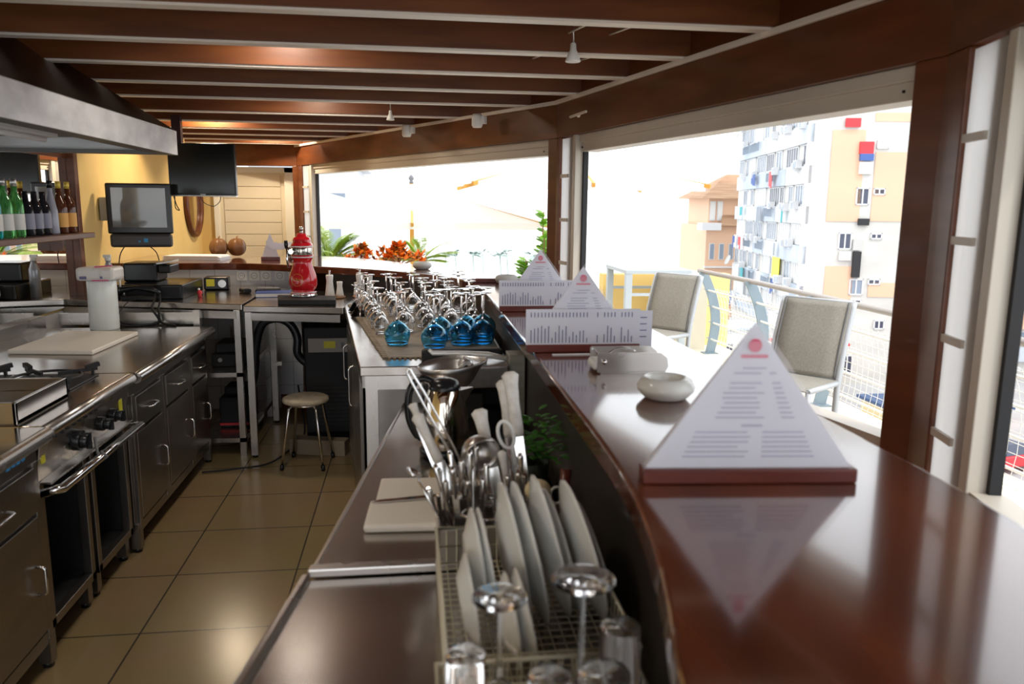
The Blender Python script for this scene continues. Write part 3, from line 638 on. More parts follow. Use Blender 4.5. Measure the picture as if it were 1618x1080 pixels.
MB().tube([(-.095,-.055,.33),(-.097,-.055,.355),(-.098,-.055,.385)],[.010,.014,.011],12).build('lever_grip',blackp,lv)
a0=math.radians(-108)
def on_body(u,zz):  # emblem point mapped on the belly
    rr=.0978 if zz<.12 else .0978-(zz-.12)*.33
    a=a0+u/rr; return Vector((rr*math.cos(a),rr*math.sin(a),zz))
em=MB().tube([on_body(.041*math.cos(i*PI/16),.118+.041*math.sin(i*PI/16)) for i in range(32)],.0014,5,closed=True).build('emblem_ring',gold,t)
cu=text('emblem_lettering','Lika',.034,gold,t,Matrix.Identity(4))
for v in cu.data.vertices: v.co=on_body(v.co.x,.122+v.co.y)*1.008+Vector((0,0,-.122*.008))
MB().tube([on_body(x,.096+.004*math.cos(x*300)) for x in(-.012,-.006,0,.006,.012)],.0014,5).build('emblem_flourish',white,t)
def shaker_set(x,y,label,rz=0):
    t=thing('condiment_tray',label,'tray',(x,y,1.056 if x<-.44 else 1.071),rz)
    MB().lathe([(0,0),(.078,0),(.082,.006),(.078,.012),(0,.012)],n=28).build('wooden_base',mat('oak',(.28,.14,.06),.5),t)
    return t
def mill(x,y,z,label,h,r,mtl=porc,top=True):
    t=thing('salt_shaker' if not top else 'pepper_mill',label,'shaker',(x,y,z))
    MB().lathe([(0,0),(r*1.25,0),(r*1.28,.01),(r,h*.45),(r*.85,h*.7),(r*1.0,h*.95),(r*.9,h),(0,h)],n=22).build('body',mtl,t)
    if top: MB().cyl((0,0,h),(0,0,h+.02),.006).sphere((0,0,h+.025),.009,6).build('knob',chrome,t)
    MB().tube([(r*1.06*math.cos(a),r*1.06*math.sin(a),h*.2+a*.02) for a in[-2.2+i*.1 for i in range(10)]],.0008,4).build('script_line',ink,t)
for x,y,g in((-.55,5.72,'beside the red dispenser'),(-.33,5.62,'at the far end of the glasses')):
    z=(1.056 if x<-.44 else 1.071)
    shaker_set(x,y,'round wooden tray under the white shakers '+g)
    mill(x-.028,y-.02,z+.0125,'tall white pepper mill with steel knob '+g,.155,.027)
    mill(x+.04,y+.0,z+.0125,('tall plain white mill standing behind ' if x>-.4 else 'short plain white shaker standing behind ')+g,.15 if x>-.4 else .105,.022,porc,False)
mill(-.385,5.66,1.071+.0125,'short white salt shaker left of the mill at the far end of the glasses',.09,.018,porc,False)
t=thing('blue_book','blue covered order book lying on the back counter','book',(-1.0,5.86,1.056),.12)
MB().box(-.12,.12,-.09,.09,.003,.026).build('pages',paperw,t); MB().box(-.123,.123,-.092,.092,.026,.03).box(-.123,.123,-.092,.092,0,.003).build('cover',blue,t)
t=thing('desk_calculator','dark calculator lying on the back counter behind the book','calculator',(-1.09,6.15,1.056),.1)
MB().box(-.09,.09,-.06,.06,0,.02).build('case',blackp,t,.004)
mb=MB()
for i in range(5):
    for j in range(4): mb.box(-.075+i*.03,-.055+i*.03,-.05+j*.02,-.037+j*.02,.02,.025)
mb.build('key',mat('grey key',(.12,.12,.14),.5),t)
MB().box(-.08,.08,.035,.055,.02,.028).build('display',stone,t)
t=thing('card_terminal','small dark card terminal behind the counter joint','card terminal',(-1.24,6.05,1.061),.5)
MB().box(-.03,.03,-.06,.06,0,.03).build('case',blackp,t,.008); MB().box(-.02,.02,.01,.045,.03,.032).build('display',stone,t)
# paper napkins / holder left of red tower, on the bar
t=thing('paper_cone_holder','folded white menu papers standing on the far bar behind the dispenser','papers',(-1.18,6.98,BARZ))
MB().prism([(-.10,-.03),(.06,-.03),(.06,.0),(-.10,.0)],0,.03).box(.11,.17,-.02,.02,0,.03).build('wooden_base',menuw,t,.003)
MB().add([(-.09,-.02,.03),(.05,-.02,.03),(-.02,-.01,.24),(-.03,.03,.03)],[(0,1,2),(1,3,2),(3,0,2)]).add([(-.05,-.03,.14),(.17,-.03,.16),(.16,-.03,.10),(.0,-.03,.09)],[(0,1,2,3)]).add([(-.09,-.01,.03),(.02,-.01,.03),(.04,-.01,.16),(-.06,-.01,.13)],[(0,1,2,3)]).build('folded_paper',paper,t,solid=.002)
t=thing('glass_jar','small glass jar among the papers on the far bar','jar',(-1.02,6.93,BARZ))
MB().lathe([(0,.003),(.035,.003),(.038,.0),(.038,.11),(.034,.11),(.034,.006),(0,.006)],n=20).build('jar',glass,t)
MB().cyl((0,0,.112),(0,0,.125),.039,n=20).build('lid',capm,t)
# ================================================================ GLASSES
mt=thing('bamboo_mat','slatted bamboo mat under the glasses','mat',(0,4.2,1.071))
mb=MB(); P=[(-.405,5.2),(-.11,3.32),(.40,3.32),(.40,4.8),(.15,5.2)]
MB().prism(P,1.0725,1.0755).build('weave',bamboo,mt,world=True)
sl=MB()
for k in range(46):
    y=3.325+k*.0405; x0=-.11-(y-3.32)*.157
    sl.box(x0-.014,x0+.012,y,y+.022,1.071,1.0785)
for k in range(22): sl.box(-.10+k*.0225,-.088+k*.0225,3.308,3.335,1.071,1.0785)
sl.build('slat_end',bamboo,mt,world=True)
def glass_mb(R,hb,hs,rf,th=.0022,open_r=None):
    """inverted stem glass, rim on the ground"""
    ro=open_r or R*.78
    N=10; prof=[]
    ob=[(ro,0)]
    for i in range(1,N+1):
        t=i/N; z=hb*t; 
        r=ro+(R-ro)*math.sin(min(t/.45,1)*PI/2) if t<.45 else R*math.cos((t-.45)/.55*PI/2)**.75
        ob.append((max(r,.0045),z))
    ib=[(max(r-th,.0005),z-(th if z>0 else 0)*(0 if i<5 else 1)) for i,(r,z) in enumerate(ob)]
    ib[0]=(ro-th,0); ib[-1]=(.0005,hb-th*1.6)
    bowl=MB().lathe(ob+[(.0001,hb+.0005)],n=28); bowl.lathe(ib[::-1]+[ob[0]],n=28)
    bowl=MB().lathe([(.0001,hb-th*1.6)]+ib[::-1][1:]+ob+[(.0001,hb+.001)],n=28)
    stem=MB().lathe([(.0001,hb),(.006,hb),(.0042,hb+.015),(.004,hb+hs-.015),(.008,hb+hs-.004),(rf*.6,hb+hs),(rf,hb+hs+.0005),(rf,hb+hs+.003),(0.0001,hb+hs+.0035)],n=24)
    return bowl,stem
def stemglass(label,loc,R,hb,hs,rf,m,group,open_r=None):
    t=thing('wine_glass',label,'glass',loc,0,group)
    b,s=glass_mb(R,hb,hs,rf,open_r=open_r); b.build('bowl',m,t); s.build('stem_and_foot',glass,t); return t
GZ=1.079
bl=stemglass('leftmost front blue balloon glass upside down on the mat',(-.065,3.62,GZ),.062,.115,.125,.042,blueg,'blue balloon glasses',.048)
bl_l=[((.105,3.52),'front blue balloon glass upside down, second from the left'),((.235,3.60),'front blue balloon glass upside down, third from the left'),((.335,3.62),'blue balloon glass upside down next to the bar, rightmost in front'),((.14,3.74),'blue balloon glass upside down just behind the second front one'),((.27,3.78),'blue balloon glass upside down just behind the third front one'),((.36,3.83),'blue balloon glass upside down behind the rightmost one by the bar')]
for (x,y),l in bl_l: dup(bl,(x,y,GZ),0,l)
kinds=[stemglass('clear stem glass upside down at the left edge of the mat, nearest the steel edge',(-.15,3.93,GZ),.040,.10,.10,.036,glass,'clear stem glasses',.030),
       stemglass('clear balloon glass upside down just behind the leftmost blue glass',(-.03,3.98,GZ),.050,.11,.11,.038,glass,'clear stem glasses',.040)]
lo=['left','centre left','centre','centre right','right']; cnt=0
rows=[3.98,4.13,4.28,4.43,4.58,4.73,4.88,5.03]
for ri,y in enumerate(rows):
    xl=-.14-(y-3.9)*.14; xr=.34 if y<4.7 else .30
    nn=5
    for k in range(nn):
        if ri==0 and k<2: continue
        x=lerp(xl,xr,k/(nn-1))+random.uniform(-.012,.012)
        src=kinds[(k*3+ri)%2]
        lab='clear upside down stem glass, %s of %s row behind the blue ones'%(['leftmost','second from left','middle one','second from right','rightmost'][k],['first','second','third','fourth','fifth','sixth','seventh','last'][ri])
        dup(src,(x,y+random.uniform(-.012,.012),GZ),0,lab,sc=random.uniform(.94,1.08))
# martini glasses at far left
mg=thing('cocktail_glass','V shaped cocktail glass upside down at the far left end of the mat','glass',(-.30,4.62,GZ-.003),0,'cocktail glasses')
MB().lathe([(.0003,.072),(.054,.001),(.056,0),(.0045,.08),(.004,.15),(.034,.158),(.034,.161),(0,.162)],n=28).build('cone_and_stem',glass,mg)
dup(mg,(-.33,4.86,GZ-.003),0,'V shaped cocktail glass upside down behind the first one at the far left')
# ================================================================ BAR TOP ITEMS
def menu(x,y,label,rz=0,sheet=False,card=True,w=.385):
    t=thing('menu_holder',label,'menu holder',(x,y,BARZ+.0005),rz)
    MB().box(-w/2,w/2,-.022,.022,0,.026).build('wooden_base',menuw,t,.003)
    if card:
        hw=w*.48; yo=.014 if sheet else 0
        MB().add([(-hw,yo-.008,.026),(hw,yo-.008,.026),(0,yo+.004,.285),(-hw,yo+.016,.026),(hw,yo+.016,.026),(0,yo+.006,.285)],[(0,1,2),(5,4,3),(0,2,5,3),(1,4,5,2)]).build('menu_card',paper,t)
        MB().add([(-hw-.006,yo-.011,.026),(hw+.012,yo-.011,.026),(.004,yo+.001,.294)],[(0,1,2)]).build('clear_sleeve',clearp,t)
        M=Matrix.Rotation(PI/2-.046,4,'X')
        def row(z,segs,mb,th=.0022):
            yy=yo-.0095+(z-.026)/.259*.012
            for a,b in segs: mb.add([(a,yy,z-th),(b,yy,z-th),(b,yy,z+th),(a,yy,z+th)],[(0,1,2,3)])
        mb=MB(); rnd=random.Random(3)
        z=.196
        for k in range(19):
            z=.205-k*.0088
            if k in(2,11,12): 
                if k==12: row(z+.003,[(-.018,.02)],mb,.0022)
                continue
            half=hw*(1-(z-.026)/.259)*.80
            if k==0: segs=[(-.02,.022)]
            elif k<11: segs=[(-half*.75+rnd.uniform(0,.01),half*.05+rnd.uniform(0,.02)),(half*.55,half*.8)]
            else: segs=[(-half*.9,-half*.2+rnd.uniform(0,.03)),(half*.0+.02,half*.85)]
            row(z,segs,mb,.0016)
        mb.build('printed_text',mat('menu ink',(.42,.42,.58),.7),t)
        mb=MB(); c=.245; yy=yo-.011+(c-.026)/.259*.012
        mb.add([(.012*math.cos(i*PI/12),yy,c+.012*math.sin(i*PI/12)) for i in range(24)],[tuple(range(24))]); row(.226,[(-.024,.024)],mb,.003)
        mb.build('round_emblem',inkr,t)
    if sheet:
        MB().box(-w/2-.004,w/2+.0,-.014,-.012,.026,.145).build('drinks_list',paper,t)
        mb=MB(); rnd=random.Random(5)
        for k in range(30):
            x0=-w/2+.012+k*(w-.03)/30
            if k in(17,18,20,25): continue
            hgt=rnd.uniform(.015,.06); mb.box(x0,x0+.0028,-.0152,-.0142,.032,.032+hgt); mb.box(x0,x0+.0028,-.0152,-.0142,.118,.134)
        mb.build('printed_text',ink,t)
    return t
menu(.595,1.265,'large triangular menu on a wooden base, closest on the bar',math.radians(-5))
menu(.575,2.53,'triangular menu with wide drinks list behind the napkin holder',math.radians(-1),True)
menu(.60,3.55,'farther triangular menu with drinks list, beyond the napkin holder menu',math.radians(0),True)
menu(.55,4.93,'bare wooden menu base lying on the far bar by the far grey ashtray',math.radians(-2),False,False)
o=MB().box(.785-.035,.785+.035,2.545,2.549,BARZ,BARZ+.135).build('small_price_card',paper,None); tag(o,'small upright white price card right of the wide drinks list','card')
mb=MB(); [mb.box(.765,.80,2.543,2.5445,BARZ+.11-k*.022,BARZ+.113-k*.022) for k in range(4)]; mb.build('printed_text',ink,o)
o=MB().box(.46,.60,2.46,2.475,BARZ+.0005,BARZ+.003).build('paper_slip',paperw,None); tag(o,'flat white paper slip lying before the wide drinks list','paper slip')
t=thing('napkin_holder','brushed steel napkin holder with wire arm on the bar','napkin holder',(.645,2.22,BARZ+.0005),math.radians(-2))
MB().box(-.095,.10,-.055,.055,0,.006).build('base',steel,t)
def plate_poly(yy,dx):
    P=[(-.105+dx,.004),(.10+dx,.004),(.108+dx,.02),(.104+dx,.045),(.085+dx,.060),(.07+dx,.062),(-.10+dx,.062),(-.105+dx,.058)]
    mb=MB(); n=len(P); vs=[(x,yy,z) for x,z in P]+[(x,yy+.002,z) for x,z in P]
    mb.add(vs,[tuple(range(n)),tuple(range(n,2*n))[::-1]]+[((i+1)%n,i,i+n,(i+1)%n+n) for i in range(n)]); return mb
plate_poly(-.055,.0).build('front_plate',steel,t); plate_poly(.055,-.0).build('rear_plate',steel,t)
MB().box(-.115,.09,-.045,.045,.007,.035).build('napkins',paperw,t,.01)
ar=MB().tube(catmull([(-.098,.05,.055),(-.09,-.02,.045),(-.085,-.05,.04)],4),.004).tube(catmull([(-.06,.03,.04),(-.02,.035,.06),(.03,.03,.05)],5),.003).sphere((-.085,-.06,.036),.008,8).build('wire_arm',chrome,t)
def ashtray(x,y,label,mtl):
    t=thing('ashtray',label,'ashtray',(x,y,BARZ+.0005))
    MB().lathe([(0,0),(.045,0),(.055,.004),(.072,.022),(.074,.032),(.066,.048),(.054,.056),(.046,.054),(.042,.046),(.044,.030),(.03,.016),(0,.014)],n=36).build('bowl',mtl,t)
ashtray(.645,1.87,'white ceramic ashtray on the bar in front of the napkin holder',porc)
ashtray(.60,4.84,'grey ceramic ashtray in front of the bare wooden base',stone)
ashtray(.09,6.0,'grey ceramic ashtray at the far bend of the bar',stone)
# ================================================================ FOREGROUND PREP ITEMS
t=thing('white_cutting_board','thick white cutting board on the prep counter','cutting board',(.0,2.0,.921),math.radians(-3))
MB().box(-.115,.115,-.17,.0,0,.022).build('front_half',boardm,t,.008); MB().box(-.10,.125,.0,.165,.010,.024).build('rear_half',boardm,t,.006)
t=thing('chef_knife','long kitchen knife lying across the white cutting board','knife',(.01,2.0,.9465),math.radians(8))
MB().add([(-.125,-.012,.001),(.08,-.016,.001),(.08,.010,.001),(-.10,.004,.001)],[(0,1,2,3)]).build('blade',chrome,t,solid=.002)
MB().bar((.08,-.003,.005),(.17,.004,.006),.022,.014).build('handle',blackp,t,.003)
# kettle
t=thing('electric_kettle','shiny steel electric kettle with black lid, behind the utensils','kettle',(.105,2.45,.921))
MB().lathe([(0,0),(.082,0),(.084,.02),(.078,.032),(0,.032)],n=32).build('base',blackp,t)
MB().lathe([(.078,.032),(.080,.05),(.076,.12),(.064,.185),(.052,.215),(.05,.22)],n=36).build('body',mat('polished steel',(.70,.64,.56),.06,1),t)
MB().lathe([(.052,.218),(.052,.226),(.043,.244),(.02,.252),(0,.253)],n=32).build('lid',blackp,t)
MB().tube(catmull([(-.035,.01,.235),(-.075,.01,.25),(-.112,.01,.21),(-.115,.01,.12),(-.09,.01,.06),(-.07,.01,.05)],5),[.012]*26,12).build('handle',blackp,t)
MB().add([(.04,-.03,.215),(.04,.03,.215),(.095,0,.222),(.055,-.02,.16),(.055,.02,.16)],[(0,2,1),(0,3,2),(1,2,4),(3,4,2)]).build('spout',steel,t)
# juicer / press: black body with aluminium bowl and lever
t=thing('citrus_press','aluminium lever juice press with black body, in front of the glass counter','juicer',(.20,2.92,.921))
MB().box(-.16,.165,.12,.17,0,.235).box(-.16,-.05,.02,.12,0,.12).build('housing',blackm,t,.012)
MB().box(.165,.23,-.06,.04,.0,.245).build('column',mat('weathered alloy',(.34,.33,.28),.5,metal=.6,noise=((1,1,60),(.28,.27,.22),2,0)),t,.004)
MB().lathe([(.0,.095),(.06,.10),(.10,.14),(.125,.19),(.135,.215),(.131,.219),(.12,.195),(.10,.155),(.05,.12),(0,.115)],(-.02,-.03,0),36,Matrix.Rotation(math.radians(-7),4,'Y')).build('bowl',alu,t)
MB().prism([(.0,-.12),(.165,-.10),(.165,.08),(.0,.1)],.13,.215).cyl((.0,-.13,.215),(.0,-.05,.215),.028,n=20).build('hinge',alu,t,.01)
MB().cyl((0,-.134,.215),(0,-.130,.215),.009).build('bolt',blackp,t)
MB().tube([(-.135,-.02,.262),(-.12,-.02,.25),(0,-.02,.248),(.09,-.02,.240),(.16,-.02,.225)],[.006,.009,.009,.012,.010],10).build('lever_arm',mat('white metal',(.86,.86,.84),.3,.4),t)
MB().box(-.05,.07,-.06,.02,.0,.10).build('foot',darkin,t,.006)
# caddy with utensils
t=thing('cutlery_caddy','stainless cutlery box full of utensils behind the plates','cutlery box',(.195,1.75,.921))
MB().box(-.14,.14,-.105,-.10,0,.085).box(-.14,.14,.10,.105,0,.085).box(-.14,-.135,-.105,.105,0,.085).box(.135,.14,-.105,.105,0,.085).box(-.14,.14,-.105,.105,0,.004).build('box',steel,t,.002)
MB().box(-.002,.002,-.1,.1,.004,.08).build('divider',steel,t)
MB().tube([(-.02+.075*math.cos(i*PI/12),.0+.07*math.sin(i*PI/12),.088) for i in range(24)],.004,6,closed=True).build('wire_ring',chrome,t)
def spoon(label,foot,top,kind,group='upright cutlery'):
    f=Vector(foot); T=Vector(top); d=T-f; L=d.length; dn=d.normalized()
    names={'spoon':'table_spoon','fork':'table_fork','knife':'table_knife'}
    t=thing(names[kind],label,kind,tuple(f),0,group)
    u=dn.cross(Vector((0,1,0))).normalized()
    if kind=='knife': MB().obox(dn*L*.28,dn*L*.28,u*.009,dn.cross(u)*.001).build('blade',chrome,t); MB().tube([dn*L*.55,dn*L*.75,dn*L*.97,dn*L],[.004,.0055,.007,.004],8).build('handle',chrome,t)
    else:
        MB().tube([dn*0,dn*L*.3,dn*L*.7,dn*L*.95,dn*L],[.0025,.003,.004,.008,.004],8).build('handle',chrome,t)
    return t
rnd=random.Random(11); ci=0
kl=['spoon','fork','knife']
desc={'spoon':'steel spoon','fork':'steel fork','knife':'steel table knife'}
hs=[(.035,1.075,.055),(.06,1.11,.06),(.075,1.09,.07),(.09,1.13,.09),(.10,1.08,.08),(.11,1.15,.10),(.125,1.10,.11),(.14,1.12,.12),(.15,1.16,.13),(.165,1.09,.14),(.05,1.14,.085),(.085,1.16,.095),(.13,1.17,.115),(.24,1.12,.235),(.26,1.10,.25),(.25,1.15,.245),(.22,1.10,.225),(.17,1.13,.16)]
wh=['leftmost of the bunch','second from the left of the bunch','front left of the bunch','left of centre','low in front of the ladle','beside the wire whisk handle','under the ladle','right below the ladle','behind the ladle','right of the ladle','back left of the bunch','back left of centre','back of the bunch','right side by the scissors','right side next to the brush','right rear by the white knives','between ladle and scissors','between the two caddy halves']
for k,(tx,tz,fx) in enumerate(hs):
    kd=kl[k%3]; ty=1.72+rnd.uniform(-.03,.05)
    spoon('upright %s handle in the cutlery box, %s'%(desc[kd],wh[k]),(fx+.02,1.74+rnd.uniform(-.04,.05),.928),(tx+.0,ty,tz),kd)
o=thing('measuring_spoon','small shallow spoon sticking out to the left of the cutlery box','spoon',(.10,1.72,.93))
MB().tube([(0,0,0),(-.055,.0,.10),(-.092,.0,.175)],.0035,8).build('handle',chrome,o)
MB().lathe([(0,0),(.012,.001),(.02,.006),(.0205,.006),(.013,-.002),(0,-.003)],(-.10,0,.182),18,Matrix.Rotation(.5,4,'Y')).build('bowl',chrome,o)
# ladle with long doubled wire handle
t=thing('ladle','large steel ladle with its round bowl up in the cutlery box','ladle',(.15,1.83,.93))
Ml=Matrix.Rotation(math.radians(115),4,'X')@Matrix.Rotation(.3,4,'Y')
MB().lathe([(0,-.05),(.02,-.047),(.037,-.035),(.048,-.012),(.05,.004),(.0485,.004),(.046,-.012),(.035,-.033),(.018,-.045),(0,-.048)],(.015,-.03,.195),28,Ml).build('bowl',steel,t)
MB().tube([(.015,.0,.15),(.01,.0,.07),(.0,0,.0)],.004).build('shaft',chrome,t)
t=thing('wire_tongs','long wire tongs leaning up to the left out of the cutlery box','tongs',(.15,1.86,.93))
MB().tube(catmull([(.02,0,.02),(-.03,0,.16),(-.11,0,.32),(-.147,0,.385),(-.155,.0,.40),(-.160,.0,.392),(-.155,0,.375),(-.12,0,.305),(-.04,0,.145),(.0,0,.0)],4),.0032,8).build('wire',chrome,t)
def wknife(label,foot,top,hl=.12,w=.026,blade=True):
    f=Vector(foot);T=Vector(top); d=(T-f); dn=d.normalized(); L=d.length
    t=thing('kitchen_knife',label,'knife',tuple(f))
    u=dn.cross(Vector((0,1,0))).normalized(); v=dn.cross(u)
    MB().obox(dn*(L-hl)/2,dn*(L-hl)/2,u*.014,v*.001).build('blade',chrome,t)
    h=MB(); P=[L-hl,L-hl*.92,L-hl*.5,L-hl*.2,L-hl*.06,L]; R=[.45,.5,.42,.5,.62,.3]
    vs=[];n=10
    for s,r in zip(P,R):
        for k in range(n): a=2*PI*k/n; vs.append(dn*s+u*math.cos(a)*w*r*1.05+v*math.sin(a)*w*r*.62)
    fs=[(i*n+k,i*n+(k+1)%n,(i+1)*n+(k+1)%n,(i+1)*n+k) for i in range(len(P)-1) for k in range(n)]+[tuple(range(n))[::-1],tuple(range((len(P)-1)*n,len(P)*n))]
    hh=h.add(vs,fs,True).build('handle',knifeh,t)
    MB().sphere(dn*(L-hl*.3)-v*w*.3,.004,5).sphere(dn*(L-hl*.72)-v*w*.27,.004,5).build('rivet',blackm,hh)
wknife('white handled kitchen knife, tallest, leaning against the rear',(.285,1.80,.93),(.245,1.90,1.31),.165,.034)
wknife('white handled kitchen knife just behind the tallest one',(.27,1.83,.93),(.235,1.96,1.275),.15,.03)
wknife('white handled kitchen knife leaning left, in front of the kettle',(.23,1.80,.93),(.165,1.88,1.22),.15,.032)
wknife('white handled kitchen knife leaning far left over the kettle base',(.14,1.84,.93),(.01,1.90,1.205),.135,.026)
wknife('white handled small knife pointing left beside the tongs',(.12,1.86,.93),(.0,1.97,1.215),.06,.020)
wknife('slim white slotted handle low between ladle and scissors',(.25,1.74,.93),(.21,1.77,1.145),.10,.018)
t=thing('kitchen_scissors','scissors with white oval finger loops standing in the cutlery box','scissors',(.245,1.80,.93))
MB().tube([(-.02+.019*math.cos(i*PI/10)-.007*math.sin(i*PI/10),0,.245+.034*math.sin(i*PI/10)) for i in range(20)],.0045,8,closed=True).tube([(-.005,0,.215),(.0,0,.19),(.012,.0,.16)],.006).build('finger_loop',whitep,t)
MB().bar((.012,0,.17),(.03,0,.0),.016,.003,(0,1,0)).build('blade',chrome,t)
t=thing('dish_brush','dish brush with round cream head above the plates','brush',(.29,1.66,.98))
MB().tube([(.02,.02,-.04),(0,.0,.06),(-.005,-.01,.09)],.006).build('handle',whitep,t)
MB().sphere((-.012,-.02,.112),.03,10,(1,1,.82)).build('head',mat('cream sponge',(.85,.74,.48),.7),t)
MB().tube([(.035+.015*math.cos(i*PI/8),.0,.09+.02*math.sin(i*PI/8)) for i in range(16)],.003,6,closed=True).build('hanging_loop',whitep,t)
t=thing('wooden_knife','brown wooden handled knife standing by the herbs','knife',(.355,1.72,1.0))
MB().tube([(0,0,.0),(.01,.03,.10)],[.010,.014],8).build('handle',menuw,t); MB().bar((0,0,.0),(-.01,-.02,-.07),.02,.002,(0,1,0)).build('blade',chrome,t)
# herbs
t=thing('potted_herbs','dark green herb bunch behind the utensils against the bar','herbs',(.335,2.08,.921))
MB().lathe([(0,0),(.04,0),(.05,.09),(.046,.09),(.038,.01),(0,.01)],n=18).build('pot',mat('dark pot',(.03,.04,.03),.6),t)
mb=MB(); rnd=random.Random(4)
for k in range(150):
    a=rnd.uniform(0,2*PI); e=rnd.uniform(.2,1.4); r=rnd.uniform(.02,.10)
    p=(min(.065,r*math.cos(a)*math.cos(e)),r*math.sin(a)*1.6*math.cos(e),.09+r*1.5*math.sin(e)); mb.leafq(p,(math.cos(a),math.sin(a),rnd.uniform(-.2,.7)),rnd.uniform(.02,.04),.018)
mb.build('leaf',leafd,t)
# dish rack
rk=thing('dish_rack','white wire dish rack with plates and glasses on the near counter','dish rack',(.2,1.2,.925))
def rackmb(z0,z1,x0,x1,y0,y1,r=.003):
    mb=MB()
    for z,rr in((z1,.0045),(z0+.002,.003),((z0+z1)/2,.0025)): mb.tube([(x0,y0,z),(x1,y0,z),(x1,y1,z),(x0,y1,z)],rr,6,closed=True)
    k=0; n=int((x1-x0)/.022)
    for i in range(n+1):
        x=lerp(x0,x1,i/n); mb.tube([(x,y0,z1),(x,y0,z0),(x,y1,z0),(x,y1,z1)],.0016,5,cap=False)
    n=int((y1-y0)/.022)
    for i in range(n+1):
        y=lerp(y0,y1,i/n); mb.tube([(x0,y,z1),(x0,y,z0),(x1,y,z0),(x1,y,z1)],.0016,5,cap=False)
    return mb
rackw=mat('rack plastic',(.80,.76,.60),.4)
rackmb(.93,1.015,.032,.345,.80,1.11).build('front_basket',rackw,rk,world=True)
rackmb(.93,1.015,.05,.365,1.125,1.63).build('rear_basket',rackw,rk,world=True)
def plate(label,x,y,zc,R,tilt,yaw,group):
    t=thing('dinner_plate' if R>.115 else 'side_plate',label,'plate',(x,y,zc),0,group)
    t.rotation_euler=(0,math.radians(90)+tilt,yaw)
    MB().lathe([(0,-.004),(R*.55,-.004),(R*.6,0),(R*.95,.014),(R,.017),(R*.995,.020),(R*.93,.019),(R*.6,.006),(R*.55,.003),(0,.003)],n=44).build('plate',porc,t)
G1='large plates in the rack';G2='small plates in the rack'
plate('large white plate, front left of the large ones in the rack',.178,1.42,1.045,.142,-.16,.05,G1)
plate('large white plate, second of the large ones in the rack',.208,1.42,1.045,.142,-.19,.05,G1)
plate('large white plate, third of the large ones in the rack',.252,1.44,1.05,.142,-.21,.04,G1)
plate('large white plate partly behind the third large one',.278,1.46,1.03,.125,-.23,.03,G1)
plate('large white plate, rightmost of the large ones, next to the bar',.315,1.42,1.045,.142,-.24,.05,G1)
plate('large white plate leaning behind the rightmost one by the bar',.343,1.46,1.02,.11,-.26,.05,G1)
plate('small white plate at the far left of the rack',.085,1.30,1.015,.085,-.12,.05,G2)
plate('small white plate, second from the left in the rack',.105,1.40,1.04,.105,-.10,.05,G2)
plate('small white plate, third from the left in the rack',.122,1.40,1.04,.105,-.14,.05,G2)
plate('small rounded white dish in the middle of the rack',.150,1.24,1.01,.08,-.12,.05,G2)
plate('small rounded white dish right of the middle one in the rack',.175,1.24,1.01,.085,-.18,.05,G2)
ga=stemglass('large clear wine glass upside down in front of the plates, its foot high up',(.237,1.0,.945),.045,.10,.155,.046,glass,'glasses in the dish rack',.038)
stemglass('heavy clear stem glass upside down at the front left of the rack',(.118,1.0,.945),.04,.115,.12,.039,glass,'glasses in the dish rack',.034)
def tumbler(label,x,y,r,h,z=.94):
    t=thing('tumbler_glass',label,'glass',(x,y,z),0,'glasses in the dish rack')
    MB().lathe([(r,0),(r*.88,h-.004),(r*.84,h),(0.0001,h),(0.0001,h-.010),(r*.80,h-.010),(r*.93,0),(r,0)],n=28).build('glass',glass,t)
tumbler('clear tumbler upside down at the left front corner of the rack',.068,.97,.031,.175,.945)
tumbler('small clear tumbler upside down at the bottom centre edge of the photo',.178,.93,.032,.16,.945)
tumbler('wide clear tumbler upside down right of the small centre one',.248,.91,.040,.17,.945)
tumbler('dim clear tumbler upside down beside the bar edge',.305,1.04,.034,.16,.945)
# ================================================================ CEILING AND HEADER FITTINGS
def spot(x,y,label,s=1):
    t=thing('spot_bulb',label,'light bulb',(x,y,2.40),0,'spot bulbs'); 
    MB().lathe([(.006*s,0),(.012*s,-.005),(.014*s,-.03*s),(.02*s,-.04*s),(.033*s,-.075*s),(.030*s,-.078*s),(0,-.076*s)],n=20).build('reflector',whitep,t)
    MB().cyl((0,0,0),(0,0,.10),.003).build('wire',alu,t)
spot(.69,3.36,'white spot bulb hanging under the beams near the header, front'); spot(-.13,5.9,'smaller white spot bulb hanging further back over the bar',.9)
for (x,y,z,l) in((.045,6.40,2.30,'small white wall speaker on the header, left of the two'),(.53,5.55,2.30,'small white wall speaker on the header, right of the two')):
    t=thing('wall_speaker',l,'speaker',(x-.06,y-.03,z),math.radians(-28),'header speakers')
    MB().lathe([(0,-.045),(.030,-.045),(.038,-.03),(.038,.03),(.030,.045),(0,.045)],n=18).build('case',whitep,t); MB().box(-.01,.06,-.01,.03,-.02,.03).build('bracket',whitep,t)
